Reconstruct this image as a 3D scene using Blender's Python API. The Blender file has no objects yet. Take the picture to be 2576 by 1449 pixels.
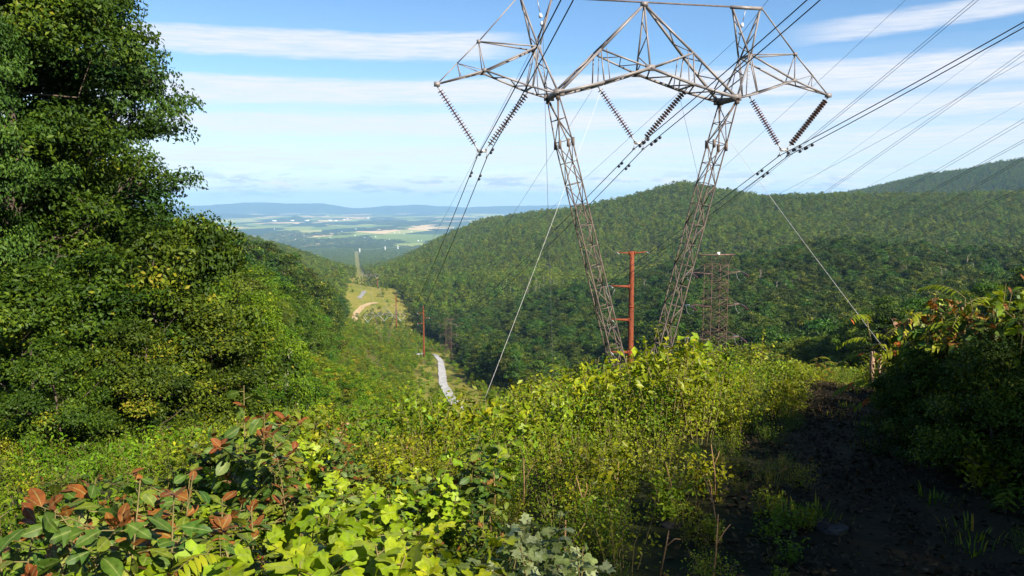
import bpy, math, random
import numpy as np
R = math.radians
rng = np.random.default_rng(7)
random.seed(7)
sc = bpy.context.scene
ROOT = sc.collection
LIB = bpy.data.collections.new('prototypes')          # never linked to the scene: sources for the uncountable growth

# ------------------------------------------------------------------ camera model (eye at the origin)
F_PX = 1983.0
PITCH = R(6.4)
def ray(u, v):
    U = -(v - 724.5) / F_PX
    return np.array([(u - 1288) / F_PX, math.cos(PITCH) + U * math.sin(PITCH), -math.sin(PITCH) + U * math.cos(PITCH)])
def at_dist(u, v, D):
    r = ray(u, v)
    return r / math.hypot(r[0], r[1]) * D
LA = R(11.4)                                          # heading of the power line, away from the viewer
LD = np.array([-math.sin(LA), math.cos(LA), 0.0])
LX = np.array([math.cos(LA), math.sin(LA), 0.0])
def st(s, t): return LD[0] * s + LX[0] * t, LD[1] * s + LX[1] * t

# ------------------------------------------------------------------ mesh helpers
def mesh_np(name, V, faces, mats=(), fattr=None, smooth=False, midx=None):
    """V (n,3); faces: (m,k) array or list of such arrays"""
    me = bpy.data.meshes.new(name)
    V = np.asarray(V, np.float32).reshape(-1, 3)
    if not isinstance(faces, list): faces = [faces]
    faces = [np.asarray(f, np.int32) for f in faces if len(f)]
    me.vertices.add(len(V)); me.vertices.foreach_set('co', V.ravel())
    loops = np.concatenate([f.ravel() for f in faces])
    tot = np.concatenate([np.full(len(f), f.shape[1], np.int32) for f in faces])
    start = np.concatenate([[0], np.cumsum(tot)[:-1]]).astype(np.int32)
    me.loops.add(len(loops)); me.loops.foreach_set('vertex_index', loops)
    me.polygons.add(len(tot)); me.polygons.foreach_set('loop_start', start)
    try: me.polygons.foreach_set('loop_total', tot)
    except Exception: pass
    for m in mats: me.materials.append(m)
    if midx is not None: me.polygons.foreach_set('material_index', np.asarray(midx, np.int32))
    if smooth: me.polygons.foreach_set('use_smooth', np.ones(len(tot), bool))
    me.update(calc_edges=True)
    if fattr is not None:
        for k, a in fattr.items():
            at = me.attributes.new(k, 'FLOAT', 'FACE'); at.data.foreach_set('value', np.asarray(a, np.float32))
    return me

class MB:
    """collects bars, tubes, boxes -> one mesh"""
    def __init__(s): s.V = []; s.Q = []; s.T = []; s.n = 0
    def add(s, V, Q=(), T=()):
        V = np.asarray(V, float).reshape(-1, 3)
        s.V.append(V)
        if len(Q): s.Q.append(np.asarray(Q, int) + s.n)
        if len(T): s.T.append(np.asarray(T, int) + s.n)
        s.n += len(V)
    def tube(s, pts, rad, k=6, cap=True):
        pts = np.asarray(pts, float); n = len(pts)
        rad = np.broadcast_to(np.asarray(rad, float), (n,))
        tg = np.gradient(pts, axis=0); tg /= np.linalg.norm(tg, axis=1)[:, None] + 1e-12
        ref = np.array([0, 0, 1.0]) if abs(tg[:, 2]).mean() < .8 else np.array([0, 1.0, 0])
        a = np.cross(tg, ref); a /= np.linalg.norm(a, axis=1)[:, None] + 1e-12
        b = np.cross(tg, a)
        an = np.arange(k) * 2 * math.pi / k + math.pi / k
        ring = pts[:, None, :] + rad[:, None, None] * (np.cos(an)[None, :, None] * a[:, None, :] + np.sin(an)[None, :, None] * b[:, None, :])
        i = np.arange(n - 1)[:, None] * k; j = np.arange(k)[None, :]; j2 = (j + 1) % k
        Q = np.stack([i + j, i + j2, i + k + j2, i + k + j], -1).reshape(-1, 4)
        V = ring.reshape(-1, 3); T = []
        if cap:
            c0 = len(V); V = np.vstack([V, pts[0], pts[-1]])
            for q in range(k):
                T.append((c0, (q + 1) % k, q)); T.append((c0 + 1, (n - 1) * k + q, (n - 1) * k + (q + 1) % k))
        s.add(V, Q, T)
    def bar(s, a, b, w, h=None):
        s.tube([a, b], w * .7071, 4)
    def cyl(s, a, b, r0, r1=None, k=10): s.tube([a, b], [r0, r0 if r1 is None else r1], k)
    def box(s, c, sx, sy, sz, ax=None):
        c = np.asarray(c, float)
        A = np.eye(3) if ax is None else np.asarray(ax, float)
        P = np.array([[x, y, z] for z in (-.5, .5) for y in (-.5, .5) for x in (-.5, .5)]) * [sx, sy, sz]
        s.add(c + P @ A, [(0, 2, 3, 1), (4, 5, 7, 6), (0, 1, 5, 4), (2, 6, 7, 3), (0, 4, 6, 2), (1, 3, 7, 5)])
    def mesh(s, name, mat, smooth=False):
        fs = []
        if s.Q: fs.append(np.vstack(s.Q))
        if s.T: fs.append(np.vstack(s.T))
        return mesh_np(name, np.vstack(s.V), fs, [mat] if mat else [], smooth=smooth)
    def build(s, name, mat, parent=None, smooth=False):
        return link(name, s.mesh(name, mat, smooth), parent)

def link(name, me, parent=None, col=None):
    o = bpy.data.objects.new(name, me); (col or ROOT).objects.link(o)
    if parent is not None: o.parent = parent
    return o
def tag(o, label=None, cat=None, group=None, kind=None):
    if label: o['label'] = label
    if cat: o['category'] = cat
    if group: o['group'] = group
    if kind: o['kind'] = kind
    return o
def thing(name, label, cat, loc=(0, 0, 0), rz=0.0, group=None, scale=1.0):
    o = bpy.data.objects.new(name, None); ROOT.objects.link(o)
    o.location = loc; o.rotation_euler = (0, 0, rz)
    o.scale = (scale,) * 3 if np.isscalar(scale) else scale
    return tag(o, label, cat, group)
def copy_tree(o, parent=None):
    c = o.copy(); ROOT.objects.link(c)
    if parent is not None: c.parent = parent
    for ch in list(o.children): copy_tree(ch, c)
    return c
def stamp(name, parts, label, cat, loc, rz, scale, group, tilt=(0, 0)):
    """a thing from shared part meshes: Empty + one child per part"""
    t = thing(name, label, cat, loc, rz, group, scale)
    t.rotation_euler = (tilt[0], tilt[1], rz)
    for pn, me in parts: link(pn, me, t)
    return t

# ------------------------------------------------------------------ materials
def new_mat(name):
    m = bpy.data.materials.new(name); m.use_nodes = True
    nt = m.node_tree; nt.nodes.clear()
    out = nt.nodes.new('ShaderNodeOutputMaterial')
    return m, nt, out
def nd(nt, typ, **kw):
    n = nt.nodes.new(typ)
    for k, v in kw.items():
        if k in n.inputs: n.inputs[k].default_value = v
        else: setattr(n, k, v)
    return n
def math_n(nt, op, a, b=None, c=None, clamp=False):
    n = nt.nodes.new('ShaderNodeMath'); n.operation = op; n.use_clamp = clamp
    for i, x in enumerate((a, b, c)):
        if x is None: continue
        if hasattr(x, 'is_linked') or hasattr(x, 'links'): nt.links.new(x, n.inputs[i])
        else: n.inputs[i].default_value = x
    return n.outputs[0]
def ramp(nt, fac, stops, interp='LINEAR'):
    n = nt.nodes.new('ShaderNodeValToRGB'); cr = n.color_ramp; cr.interpolation = interp
    while len(cr.elements) < len(stops): cr.elements.new(.5)
    for e, (p, c) in zip(cr.elements, stops):
        e.position = p; e.color = (*c, 1) if len(c) == 3 else c
    nt.links.new(fac, n.inputs[0]); return n.outputs[0]
def mixc(nt, fac, a, b):
    n = nt.nodes.new('ShaderNodeMix'); n.data_type = 'RGBA'
    for s, x in ((n.inputs[0], fac), (n.inputs[6], a), (n.inputs[7], b)):
        if hasattr(x, 'links'): nt.links.new(x, s)
        else: s.default_value = x if np.isscalar(x) else (*x, 1)
    return n.outputs[2]

def mat_leaf(name, stops, trans=.35, rough=.5, spec=.3, var=.25, tint=(1.15, 1.1, .55), mottle=0, patch=0):
    m, nt, out = new_mat(name)
    at = nd(nt, 'ShaderNodeAttribute'); at.attribute_name = 'leaf'
    col = ramp(nt, at.outputs['Fac'], stops)
    oi = nt.nodes.new('ShaderNodeObjectInfo')
    hsv = nt.nodes.new('ShaderNodeHueSaturation')
    if mottle:                                         # veins, blotches and browned spots of the leaf itself
        tc = nt.nodes.new('ShaderNodeTexCoord'); nz = nd(nt, 'ShaderNodeTexNoise', Scale=mottle, Detail=4); nt.links.new(tc.outputs['Object'], nz.inputs['Vector'])
        dk = ramp(nt, nz.outputs['Fac'], [(.28, (.42, .30, .16)), (.36, (.72, .74, .7)), (.55, (1, 1, 1)), (.75, (1.25, 1.22, 1.1))])
        ri = nd(nt, 'ShaderNodeAttribute'); ri.attribute_name = 'rib'
        vm0 = nd(nt, 'ShaderNodeVectorMath', operation='MULTIPLY'); nt.links.new(col, vm0.inputs[0]); nt.links.new(dk, vm0.inputs[1])
        col = mixc(nt, math_n(nt, 'MULTIPLY', math_n(nt, 'POWER', ri.outputs['Fac'], 14), .55), vm0.outputs[0], (.30, .32, .10))
    if patch:                                          # stands of different species over the slopes
        pn = nd(nt, 'ShaderNodeTexNoise', Scale=.0065, Detail=3); nt.links.new(oi.outputs['Location'], pn.inputs['Vector'])
        pc = ramp(nt, pn.outputs['Fac'], [(.3, (.62, .80, .85)), (.48, (.95, 1, 1)), (.62, (1.14, 1.10, .95)), (.74, (1.36, 1.30, 1.0))])
        vm1 = nd(nt, 'ShaderNodeVectorMath', operation='MULTIPLY'); nt.links.new(col, vm1.inputs[0]); nt.links.new(pc, vm1.inputs[1]); col = mixc(nt, patch, col, vm1.outputs[0])
    nt.links.new(col, hsv.inputs['Color'])
    nt.links.new(math_n(nt, 'MULTIPLY_ADD', oi.outputs['Random'], var * .16, .5 - var * .08), hsv.inputs['Hue'])
    r2 = math_n(nt, 'FRACT', math_n(nt, 'MULTIPLY', oi.outputs['Random'], 17.3))
    nt.links.new(math_n(nt, 'MULTIPLY_ADD', r2, var * 1.6, 1 - var * .8), hsv.inputs['Value'])
    p = nd(nt, 'ShaderNodeBsdfPrincipled', Roughness=rough)
    p.inputs['Specular IOR Level'].default_value = spec
    nt.links.new(hsv.outputs[0], p.inputs['Base Color'])
    if trans > 0:
        tr = nt.nodes.new('ShaderNodeBsdfTranslucent')
        vm = nd(nt, 'ShaderNodeVectorMath', operation='MULTIPLY'); nt.links.new(hsv.outputs[0], vm.inputs[0]); vm.inputs[1].default_value = tint
        nt.links.new(vm.outputs[0], tr.inputs[0])
        mx = nd(nt, 'ShaderNodeMixShader'); mx.inputs[0].default_value = trans
        nt.links.new(p.outputs[0], mx.inputs[1]); nt.links.new(tr.outputs[0], mx.inputs[2])
        nt.links.new(mx.outputs[0], out.inputs[0])
    else: nt.links.new(p.outputs[0], out.inputs[0])
    return m
def mat_plain(name, c0, c1, scale=4.0, rough=.8, metal=0.0, spec=.3, bump=0.0, detail=5, coord='Object', stretch=(1, 1, 1)):
    m, nt, out = new_mat(name)
    tc = nt.nodes.new('ShaderNodeTexCoord')
    mp = nd(nt, 'ShaderNodeMapping'); mp.inputs['Scale'].default_value = stretch; nt.links.new(tc.outputs[coord], mp.inputs[0])
    nz = nd(nt, 'ShaderNodeTexNoise', Scale=scale, Detail=detail); nt.links.new(mp.outputs[0], nz.inputs['Vector'])
    col = ramp(nt, nz.outputs['Fac'], [(.3, c0), (.7, c1)])
    p = nd(nt, 'ShaderNodeBsdfPrincipled', Roughness=rough, Metallic=metal); p.inputs['Specular IOR Level'].default_value = spec
    nt.links.new(col, p.inputs['Base Color'])
    if bump:
        b = nd(nt, 'ShaderNodeBump', Strength=bump); b.inputs['Distance'].default_value = .05; nt.links.new(nz.outputs['Fac'], b.inputs['Height']); nt.links.new(b.outputs[0], p.inputs['Normal'])
    nt.links.new(p.outputs[0], out.inputs[0]); return m

M = {}
M['steel'] = mat_plain('galvanised_steel_weathered', (.145, .122, .114), (.235, .210, .20), 1.1, .55, .25, .4)
M['steel_dark'] = mat_plain('weathered_lattice_steel', (.078, .056, .045), (.15, .112, .090), 2.5, .7, .1)
M['brown_steel'] = mat_plain('rusty_brown_lattice', (.075, .045, .032), (.145, .090, .064), 1.5, .75, .05)
M['rust'] = mat_plain('corten_steel', (.125, .028, .011), (.205, .050, .018), 1.2, .75, 0, .2, stretch=(3, 3, .6))
M['disc'] = mat_plain('brown_glazed_porcelain', (.055, .018, .014), (.10, .03, .022), 8, .25, 0, .6)
M['fitting'] = mat_plain('galvanised_fitting', (.30, .29, .28), (.45, .43, .41), 9, .45, .6)
M['cable'] = mat_plain('aged_aluminium_cable', (.035, .035, .042), (.06, .06, .07), 12, .6, .3)
M['guy'] = mat_plain('bright_guy_strand', (.40, .38, .36), (.55, .53, .50), 12, .5, .2)
M['poly'] = mat_plain('pale_polymer_insulator', (.48, .49, .49), (.60, .60, .59), 12, .5)
M['bark'] = mat_plain('tree_bark', (.05, .035, .024), (.13, .10, .075), 6, .95, 0, .1, .6, stretch=(1, 1, .25))
M['deadwood'] = mat_plain('bleached_deadwood', (.22, .185, .145), (.38, .33, .27), 7, .9, 0, .1)
M['stem'] = mat_plain('green_brown_stem', (.10, .09, .03), (.20, .15, .05), 20, .7)
M['drystem'] = mat_plain('dry_orange_stalk', (.15, .08, .03), (.33, .20, .09), 25, .8)
M['post'] = mat_plain('weathered_timber_post', (.22, .13, .08), (.42, .28, .19), 6, .9, 0, .1, .5, stretch=(6, 6, .8))
M['gravel'] = mat_plain('pale_gravel_road', (.24, .23, .222), (.47, .455, .44), .55, .95, 0, .1, detail=9)
M['greytrack'] = mat_plain('grey_gravel_track', (.15, .145, .14), (.27, .26, .25), .4, .95, 0, .1, detail=8)
M['dirt'] = mat_plain('dirt_track', (.30, .20, .10), (.44, .33, .19), .3, .95, 0, .1, detail=8)
M['rock'] = mat_plain('lichen_grey_rock', (.025, .022, .019), (.075, .068, .058), 5, .95, 0, .1, .8)
M['white'] = mat_plain('white_painted_metal', (.78, .78, .76), (.86, .86, .84), 3, .5)
M['roofgrey'] = mat_plain('grey_roof_sheet', (.30, .30, .31), (.42, .42, .43), 3, .6)
M['sign'] = M['white']

RED = (.15, .040, .010); RED2 = (.22, .085, .016)
M['leaf_green'] = mat_leaf('fresh_green_leaf', [(0, (.044, .088, .004)), (.5, (.080, .142, .005)), (.9, (.140, .205, .008)), (1, (.22, .24, .01))], .26, .5, .15, .28)
M['leaf_oak'] = mat_leaf('oak_leaf', [(0, (.018, .038, .003)), (.45, (.037, .066, .004)), (.82, (.082, .120, .006)), (.965, (.125, .155, .009)), (1, (.19, .175, .012))], .2, .5, .14, .2)
M['leaf_dark'] = mat_leaf('dark_green_leaf', [(0, (.018, .048, .006)), (.6, (.034, .080, .009)), (1, (.065, .118, .012))], .18, .5, .15, .15)
M['leaf_mid'] = mat_leaf('forest_leaf', [(0, (.036, .072, .004)), (.55, (.072, .120, .006)), (.9, (.110, .158, .009)), (1, (.17, .18, .012))], .25, .5, .2, .5, patch=.5)
M['leaf_spur'] = mat_leaf('ridge_leaf', [(0, (.022, .046, .004)), (.55, (.046, .080, .006)), (.9, (.080, .120, .009)), (1, (.15, .16, .012))], .22, .5, .2, .5, patch=.5)
M['leaf_far'] = mat_leaf('far_forest_leaf', [(0, (.046, .076, .008)), (.6, (.104, .142, .012)), (1, (.185, .220, .020))], .2, .6, .1, .36, patch=.6)
M['leaf_scrub'] = mat_leaf('scrub_leaf', [(0, (.060, .105, .003)), (.4, (.105, .155, .004)), (.8, (.19, .225, .006)), (.95, (.30, .27, .012)), (1, (.32, .12, .02))], .30, .5, .2, .5)
M['leaf_yel'] = mat_leaf('yellow_green_leaf', [(0, (.11, .155, .004)), (.5, (.215, .255, .006)), (1, (.38, .37, .014))], .34, .45, .25, .35, mottle=30)
M['leaf_sass'] = mat_leaf('sassafras_leaf', [(0, (.035, .080, .010)), (.5, (.068, .120, .012)), (.86, (.16, .18, .012)), (.9, RED), (1, RED2)], .25, .52, .25, .15, mottle=45)
M['leaf_red'] = mat_leaf('young_red_leaf', [(0, (.13, .045, .010)), (.6, (.20, .085, .014)), (1, (.26, .19, .02))], .28, .4, .3, .2, mottle=45)
M['leaf_tulip'] = mat_leaf('tulip_leaf', [(0, (.12, .20, .006)), (.5, (.21, .29, .008)), (1, (.36, .39, .014))], .32, .5, .25, .18, mottle=38)
M['leaf_pale'] = mat_leaf('pale_underside_glare_leaf', [(0, (.10, .15, .03)), (.5, (.22, .27, .09)), (1, (.40, .43, .24))], .3, .45, .3, .1, mottle=40)  # pale undersides, with backlight and glare put into the leaf colour
M['litter'] = mat_leaf('dead_leaf', [(0, (.012, .009, .005)), (.6, (.034, .024, .012)), (1, (.085, .060, .028))], .1, .8, .1, .3)  # dead leaves, darkened in colour so the track's shade reads deeper
M['grass'] = mat_leaf('dry_meadow_grass', [(0, (.12, .12, .01)), (.5, (.24, .19, .03)), (1, (.38, .29, .06))], .2, .8, .1, .3)

# ------------------------------------------------------------------ terrain: surveyed spot heights, thin-plate surface through slope
CP = []
def Z(az, *dz):
    for D, z in dz: CP.append((az, D, z))
def ST(*stz):
    for s, t, z in stz:
        x, y = st(s, t); CP.append((math.degrees(math.atan2(x, y)), math.hypot(x, y), z))
for az in (-42, -28, -14, 0, 14, 28, 42): Z(az, (2.5, -1.72), (5, -2.15))
Z(-42, (10, -3.0), (20, -4.4), (50, -7), (120, -9), (300, -14), (700, -22), (1500, -35), (3000, -150))
Z(-30, (10, -3.2), (22, -5.6), (50, -9), (120, -13), (250, -18), (600, -26), (1500, -46), (2200, -110))
Z(-22, (10, -3.3), (22, -6.2), (50, -11.5), (120, -19))
Z(-18, (35, -9.6), (70, -17.5), (130, -24), (250, -34), (420, -48))
Z(-14, (12, -3.9), (25, -7.2), (60, -16.8), (130, -27.5), (300, -44), (450, -59))
Z(-5, (12, -4.1), (25, -7.6), (45, -13.5), (80, -26))
Z(4, (12, -3.9), (25, -7.0), (40, -11.3), (58, -17.0))
Z(9.2, (50, -14.6), (120, -37))
Z(14, (10, -3.1), (20, -4.9), (30, -6.9), (38, -9.2), (60, -16.5), (160, -48))
Z(20, (10, -2.9), (20, -4.6), (30, -6.5), (37, -8.1), (60, -14.5), (110, -27))
Z(26, (9, -2.65), (15, -3.7), (25, -5.7), (36, -8.3), (60, -13), (120, -25))
Z(33, (9, -2.5), (20, -4.5), (40, -8.5), (100, -19), (200, -38))
Z(42, (9, -2.3), (20, -3.6), (40, -7), (100, -15), (200, -33), (500, -45), (900, -75), (1500, -10), (2400, -60), (3300, 140))
ST((240, 34, -67), (340, 38, -81), (450, 40, -93), (620, 35, -109), (700, 30, -114), (800, 25, -113.5), (1000, 25, -109.5),
   (1130, 20, -127), (1400, 10, -132), (2000, 20, -192), (3000, 20, -258), (4500, 20, -333), (6000, 20, -387),
   (240, 6, -58), (450, 4, -79), (450, -12, -69), (300, -10, -51), (190, -10, -40), (700, -6, -105), (850, -8, -106), (1000, -8, -106), (240, 80, -80), (340, 95, -97), (480, 95, -106), (700, 90, -118), (160, 30, -50), (160, 70, -50))
Z(-2, (500, -106), (800, -112), (1200, -105), (1600, -86), (2200, -66), (3000, -140), (4500, -310))
Z(3.2, (250, -74), (350, -86), (500, -94), (700, -93), (850, -106), (1200, -92), (1600, -52), (2000, -33), (2500, -75))
Z(8.9, (350, -76), (450, -83), (550, -84), (700, -84), (850, -103), (1100, -92), (1400, -58), (1800, -2), (2200, -40))
Z(11.7, (350, -68), (500, -74), (700, -74), (850, -96), (1100, -84), (1400, -42), (1800, 17), (2200, -20))
Z(15.8, (300, -62), (500, -68), (700, -68), (850, -86), (1100, -70), (1400, -37), (1800, 4), (2300, -20), (3000, -8))
Z(21.8, (110, -28), (200, -46), (300, -57), (450, -62), (600, -53), (700, -47), (850, -90), (1000, -88), (1500, -24), (1800, 0), (2400, -75), (3300, 2), (3900, -60))
Z(27, (110, -24), (200, -42), (300, -51), (500, -54), (600, -52), (700, -50), (850, -92), (1000, -90), (1500, -22), (1800, -4), (2400, -80), (3300, 70), (3900, 10))
Z(33, (300, -48), (500, -51), (600, -50), (700, -48), (850, -88), (1000, -84), (1500, -16), (1800, -2), (2400, -80), (3300, 132), (3900, 60))
Z(-20.2, (600, -50), (1100, -85), (1500, -63), (2200, -140), (3500, -285))
Z(-17, (700, -76), (1100, -104), (1500, -86), (2200, -165))
Z(-14, (700, -92), (1100, -119), (1500, -113), (2200, -190), (3500, -288))
Z(-11.9, (1500, -140)); Z(-5.3, (1500, -118), (2600, -160), (4000, -298)); Z(-8.4, (1500, -136), (3000, -246))
Z(8, (4000, -220)); Z(20, (5000, -230)); Z(33, (6000, -220))
for az in (-40, -25, -18, -11, -4, 4, 15, 40): Z(az, (6700, -408), (9000, -420), (14000, -420), (24000, -420), (42000, -420))
for az in (-70, -110, -150, -180, 150, 110, 70):
    b = abs(az) / 180
    Z(az, (2.5, -1.72), (10, -1.8 + .9 * b), (30, -2.5 + 3.0 * b), (100, -12 + 22 * b), (400, -40 + 70 * b), (2000, -60 + 120 * b), (10000, -300), (42000, -420))
CP = np.array(CP)
def tp_xy(az, D): return np.stack([az / 11.0, np.log(D) * 2.2], -1)
_C = tp_xy(CP[:, 0], CP[:, 1]); _S = CP[:, 2] / CP[:, 1]
def _K(r2): return .5 * r2 * np.log(r2 + 1e-9)
_n = len(_C)
_A = np.zeros((_n + 3, _n + 3)); _d2 = ((_C[:, None] - _C[None]) ** 2).sum(-1)
_A[:_n, :_n] = _K(_d2) + np.eye(_n) * 2e-3
_A[:_n, _n] = 1; _A[:_n, _n + 1:] = _C; _A[_n, :_n] = 1; _A[_n + 1:, :_n] = _C.T
_W = np.linalg.solve(_A, np.concatenate([_S, np.zeros(3)]))
def vnoise(x, y, seed=0):
    """smooth value noise in [-1,1]"""
    xi = np.floor(x); yi = np.floor(y); fx = x - xi; fy = y - yi
    fx = fx * fx * (3 - 2 * fx); fy = fy * fy * (3 - 2 * fy)
    def h(a, b):
        v = np.sin(a * 127.1 + b * 311.7 + seed * 74.7) * 43758.5453
        return (v - np.floor(v)) * 2 - 1
    return (h(xi, yi) * (1 - fx) + h(xi + 1, yi) * fx) * (1 - fy) + (h(xi, yi + 1) * (1 - fx) + h(xi + 1, yi + 1) * fx) * fy
def zg(x, y):
    x = np.atleast_1d(np.asarray(x, float)); y = np.atleast_1d(np.asarray(y, float))
    D = np.maximum(np.hypot(x, y), .3); Dc = np.clip(D, 2.5, 42000)
    az = np.degrees(np.arctan2(x, y))
    P = tp_xy(az, Dc); out = np.empty(len(P))
    for i in range(0, len(P), 40000):
        d2 = ((P[i:i + 40000, None] - _C[None]) ** 2).sum(-1)
        out[i:i + 40000] = _K(d2) @ _W[:_n] + _W[_n] + P[i:i + 40000] @ _W[_n + 1:]
    z = out * Dc
    z = np.where(D < 2.5, -1.7 + (z + 1.7) * (D / 2.5), z)
    lump = np.clip((D - 250) / 700, 0, 1) * np.clip((6500 - D) / 2500, 0, 1)
    z = z + lump * (9 * vnoise(x / 190, y / 190, 1) + 4 * vnoise(x / 75, y / 75, 2)) * np.clip(np.abs((x * LX[0] + y * LX[1]) - 25) / 90, 0, 1)
    z = z + np.clip(D / 12, 0, 1) * np.clip((60 - D) / 30, 0, 1) * .16 * vnoise(x / 1.9, y / 1.9, 3)
    return z
def zg1(x, y): return float(zg(x, y)[0])

def edge_left(s): return np.where(s < 120, -14.0 + s * .03, np.where(s < 650, -9.0, -10.0 + 0 * s))
def edge_right(s): return np.interp(s, [0, 200, 420, 520, 700, 1000, 1200, 6000], [120, 60, 62, 72, 60, 50, 26, 44])
def corridor(x, y):
    s = x * LD[0] + y * LD[1]; t = x * LX[0] + y * LX[1]
    wob = 2.5 * vnoise(s / 23, s * 0 + 3, 4)
    el = edge_left(s) + wob; er = edge_right(s) + wob
    far = s > 1330
    el = np.where(far, 2.0, el)
    return (t > el) & (t < er) & (s > -40) & (s < 6100)

def hit(u, v, lo=20, hi=9000):
    """first point where the sight line meets the ground (used to lay out the road on the survey)"""
    D = np.geomspace(lo, hi, 1500); r = ray(u, v); r = r / math.hypot(r[0], r[1])
    z = zg(r[0] * D, r[1] * D); k = np.argmax(z > r[2] * D)
    return (r[0] * D[k], r[1] * D[k])

# polar sheet, fine in front of the viewer
azs = np.radians(np.concatenate([np.arange(-180, -44, 4.0), np.arange(-44, 44.01, .25), np.arange(48, 180, 4.0)]))
rad = np.geomspace(1.2, 30000, 330)
AZ, RR = np.meshgrid(azs, rad); GX = RR * np.sin(AZ); GY = RR * np.cos(AZ)
GZ = zg(GX.ravel(), GY.ravel())
V = np.column_stack([GX.ravel(), GY.ravel(), GZ]); nA = len(azs)
i = np.arange(len(rad) - 1)[:, None] * nA; j = np.arange(nA)[None]; j2 = (j + 1) % nA
Q = np.stack([i + j, i + nA + j, i + nA + j2, i + j2], -1).reshape(-1, 4)
V = np.vstack([V, [0, 0, -1.7]]); cidx = len(V) - 1
Tc = np.stack([np.full(nA, cidx), np.arange(nA), (np.arange(nA) + 1) % nA], -1)
m, nt, out = new_mat('terrain_ground')
at = nd(nt, 'ShaderNodeAttribute'); at.attribute_name = 'cover'
sep = nt.nodes.new('ShaderNodeSeparateColor'); nt.links.new(at.outputs['Color'], sep.inputs[0])
tc = nt.nodes.new('ShaderNodeTexCoord')
n1 = nd(nt, 'ShaderNodeTexNoise', Scale=.35, Detail=8); nt.links.new(tc.outputs['Object'], n1.inputs['Vector'])
n2 = nd(nt, 'ShaderNodeTexNoise', Scale=.03, Detail=6); nt.links.new(tc.outputs['Object'], n2.inputs['Vector'])
floor_c = ramp(nt, n1.outputs['Fac'], [(.3, (.020, .024, .008)), (.55, (.045, .048, .016)), (.75, (.085, .065, .03))])
mead = ramp(nt, n2.outputs['Fac'], [(.25, (.070, .105, .012)), (.42, (.14, .155, .022)), (.55, (.24, .19, .045)), (.7, (.17, .16, .03)), (.85, (.09, .125, .018))])
mead2 = ramp(nt, n1.outputs['Fac'], [(.3, (.08, .12, .014)), (.6, (.21, .18, .035)), (.8, (.32, .25, .07))])
mead = mixc(nt, .5, mead, mead2)
# plain: patchwork of fields and woods
mp = nd(nt, 'ShaderNodeMapping'); mp.inputs['Scale'].default_value = (.0017, .00075, .001); nt.links.new(tc.outputs['Object'], mp.inputs[0])
vo = nd(nt, 'ShaderNodeTexVoronoi', Scale=1.0); nt.links.new(mp.outputs[0], vo.inputs['Vector'])
sv = nt.nodes.new('ShaderNodeSeparateColor'); nt.links.new(vo.outputs['Color'], sv.inputs[0])
fld = ramp(nt, sv.outputs[0], [(0, (.035, .065, .015)), (.26, (.14, .19, .03)), (.48, (.24, .27, .05)), (.66, (.34, .33, .09)), (.78, (.50, .34, .15)), (.88, (.16, .21, .03)), (.94, (.60, .42, .20))], 'CONSTANT')
n3 = nd(nt, 'ShaderNodeTexNoise', Scale=1.25, Detail=5); mp3 = nd(nt, 'ShaderNodeMapping'); mp3.inputs['Scale'].default_value = (.0011, .00038, .001)
nt.links.new(tc.outputs['Object'], mp3.inputs[0]); nt.links.new(mp3.outputs[0], n3.inputs['Vector'])
wood = ramp(nt, n3.outputs['Fac'], [(.525, (0, 0, 0)), (.54, (1, 1, 1))])
n4 = nd(nt, 'ShaderNodeTexNoise', Scale=.02, Detail=6); nt.links.new(tc.outputs['Object'], n4.inputs['Vector'])
woodc = ramp(nt, n4.outputs['Fac'], [(.3, (.012, .028, .010)), (.7, (.036, .062, .018))])
fld = mixc(nt, wood, fld, woodc)
c = mixc(nt, sep.outputs[0], floor_c, mead); c = mixc(nt, sep.outputs[1], c, fld)
path_c = ramp(nt, n1.outputs['Fac'], [(.3, (.018, .014, .007)), (.6, (.040, .031, .017)), (.8, (.075, .058, .036))])  # track soil, its colour darkened to deepen the shade lying on it
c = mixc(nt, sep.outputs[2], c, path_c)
p = nd(nt, 'ShaderNodeBsdfPrincipled', Roughness=.95); p.inputs['Specular IOR Level'].default_value = .05
nt.links.new(c, p.inputs['Base Color'])
bp = nd(nt, 'ShaderNodeBump', Strength=.6); bp.inputs['Distance'].default_value = .2
nb = nd(nt, 'ShaderNodeTexNoise', Scale=3.0, Detail=8); nt.links.new(tc.outputs['Object'], nb.inputs['Vector']); nt.links.new(nb.outputs['Fac'], bp.inputs['Height']); nt.links.new(bp.outputs[0], p.inputs['Normal'])
nt.links.new(p.outputs[0], out.inputs[0]); M['terrain'] = m
me = mesh_np('ground', V, [Q, Tc], [m], smooth=True)
# the worn track that runs away on the right of the thicket
LANE = np.array([(-.2, -6), (1.0, 0), (2.05, 3.3), (3.75, 8), (6.6, 15), (9.6, 22), (12.6, 28.5), (14.6, 33), (19, 37)])
def lane_dist(x, y):
    x = np.asarray(x, float); y = np.asarray(y, float); best = np.full(x.shape, 1e9)
    for a, b in zip(LANE[:-1], LANE[1:]):
        ab = b - a; t_ = np.clip(((x - a[0]) * ab[0] + (y - a[1]) * ab[1]) / (ab @ ab), 0, 1)
        best = np.minimum(best, np.hypot(x - a[0] - t_ * ab[0], y - a[1] - t_ * ab[1]))
    return best
col = np.zeros((len(V), 4), np.float32); col[:, 3] = 1
s_ = V[:, 0] * LD[0] + V[:, 1] * LD[1]
rd_ = np.min([np.hypot(V[:, 0] - rx, V[:, 1] - ry) for rx, ry in [hit(*p_, lo=150) for p_ in ((1150, 1025), (1132, 1000), (1120, 980), (1114, 965), (1112, 935), (1109, 910), (1096, 893))]], 0)
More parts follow.
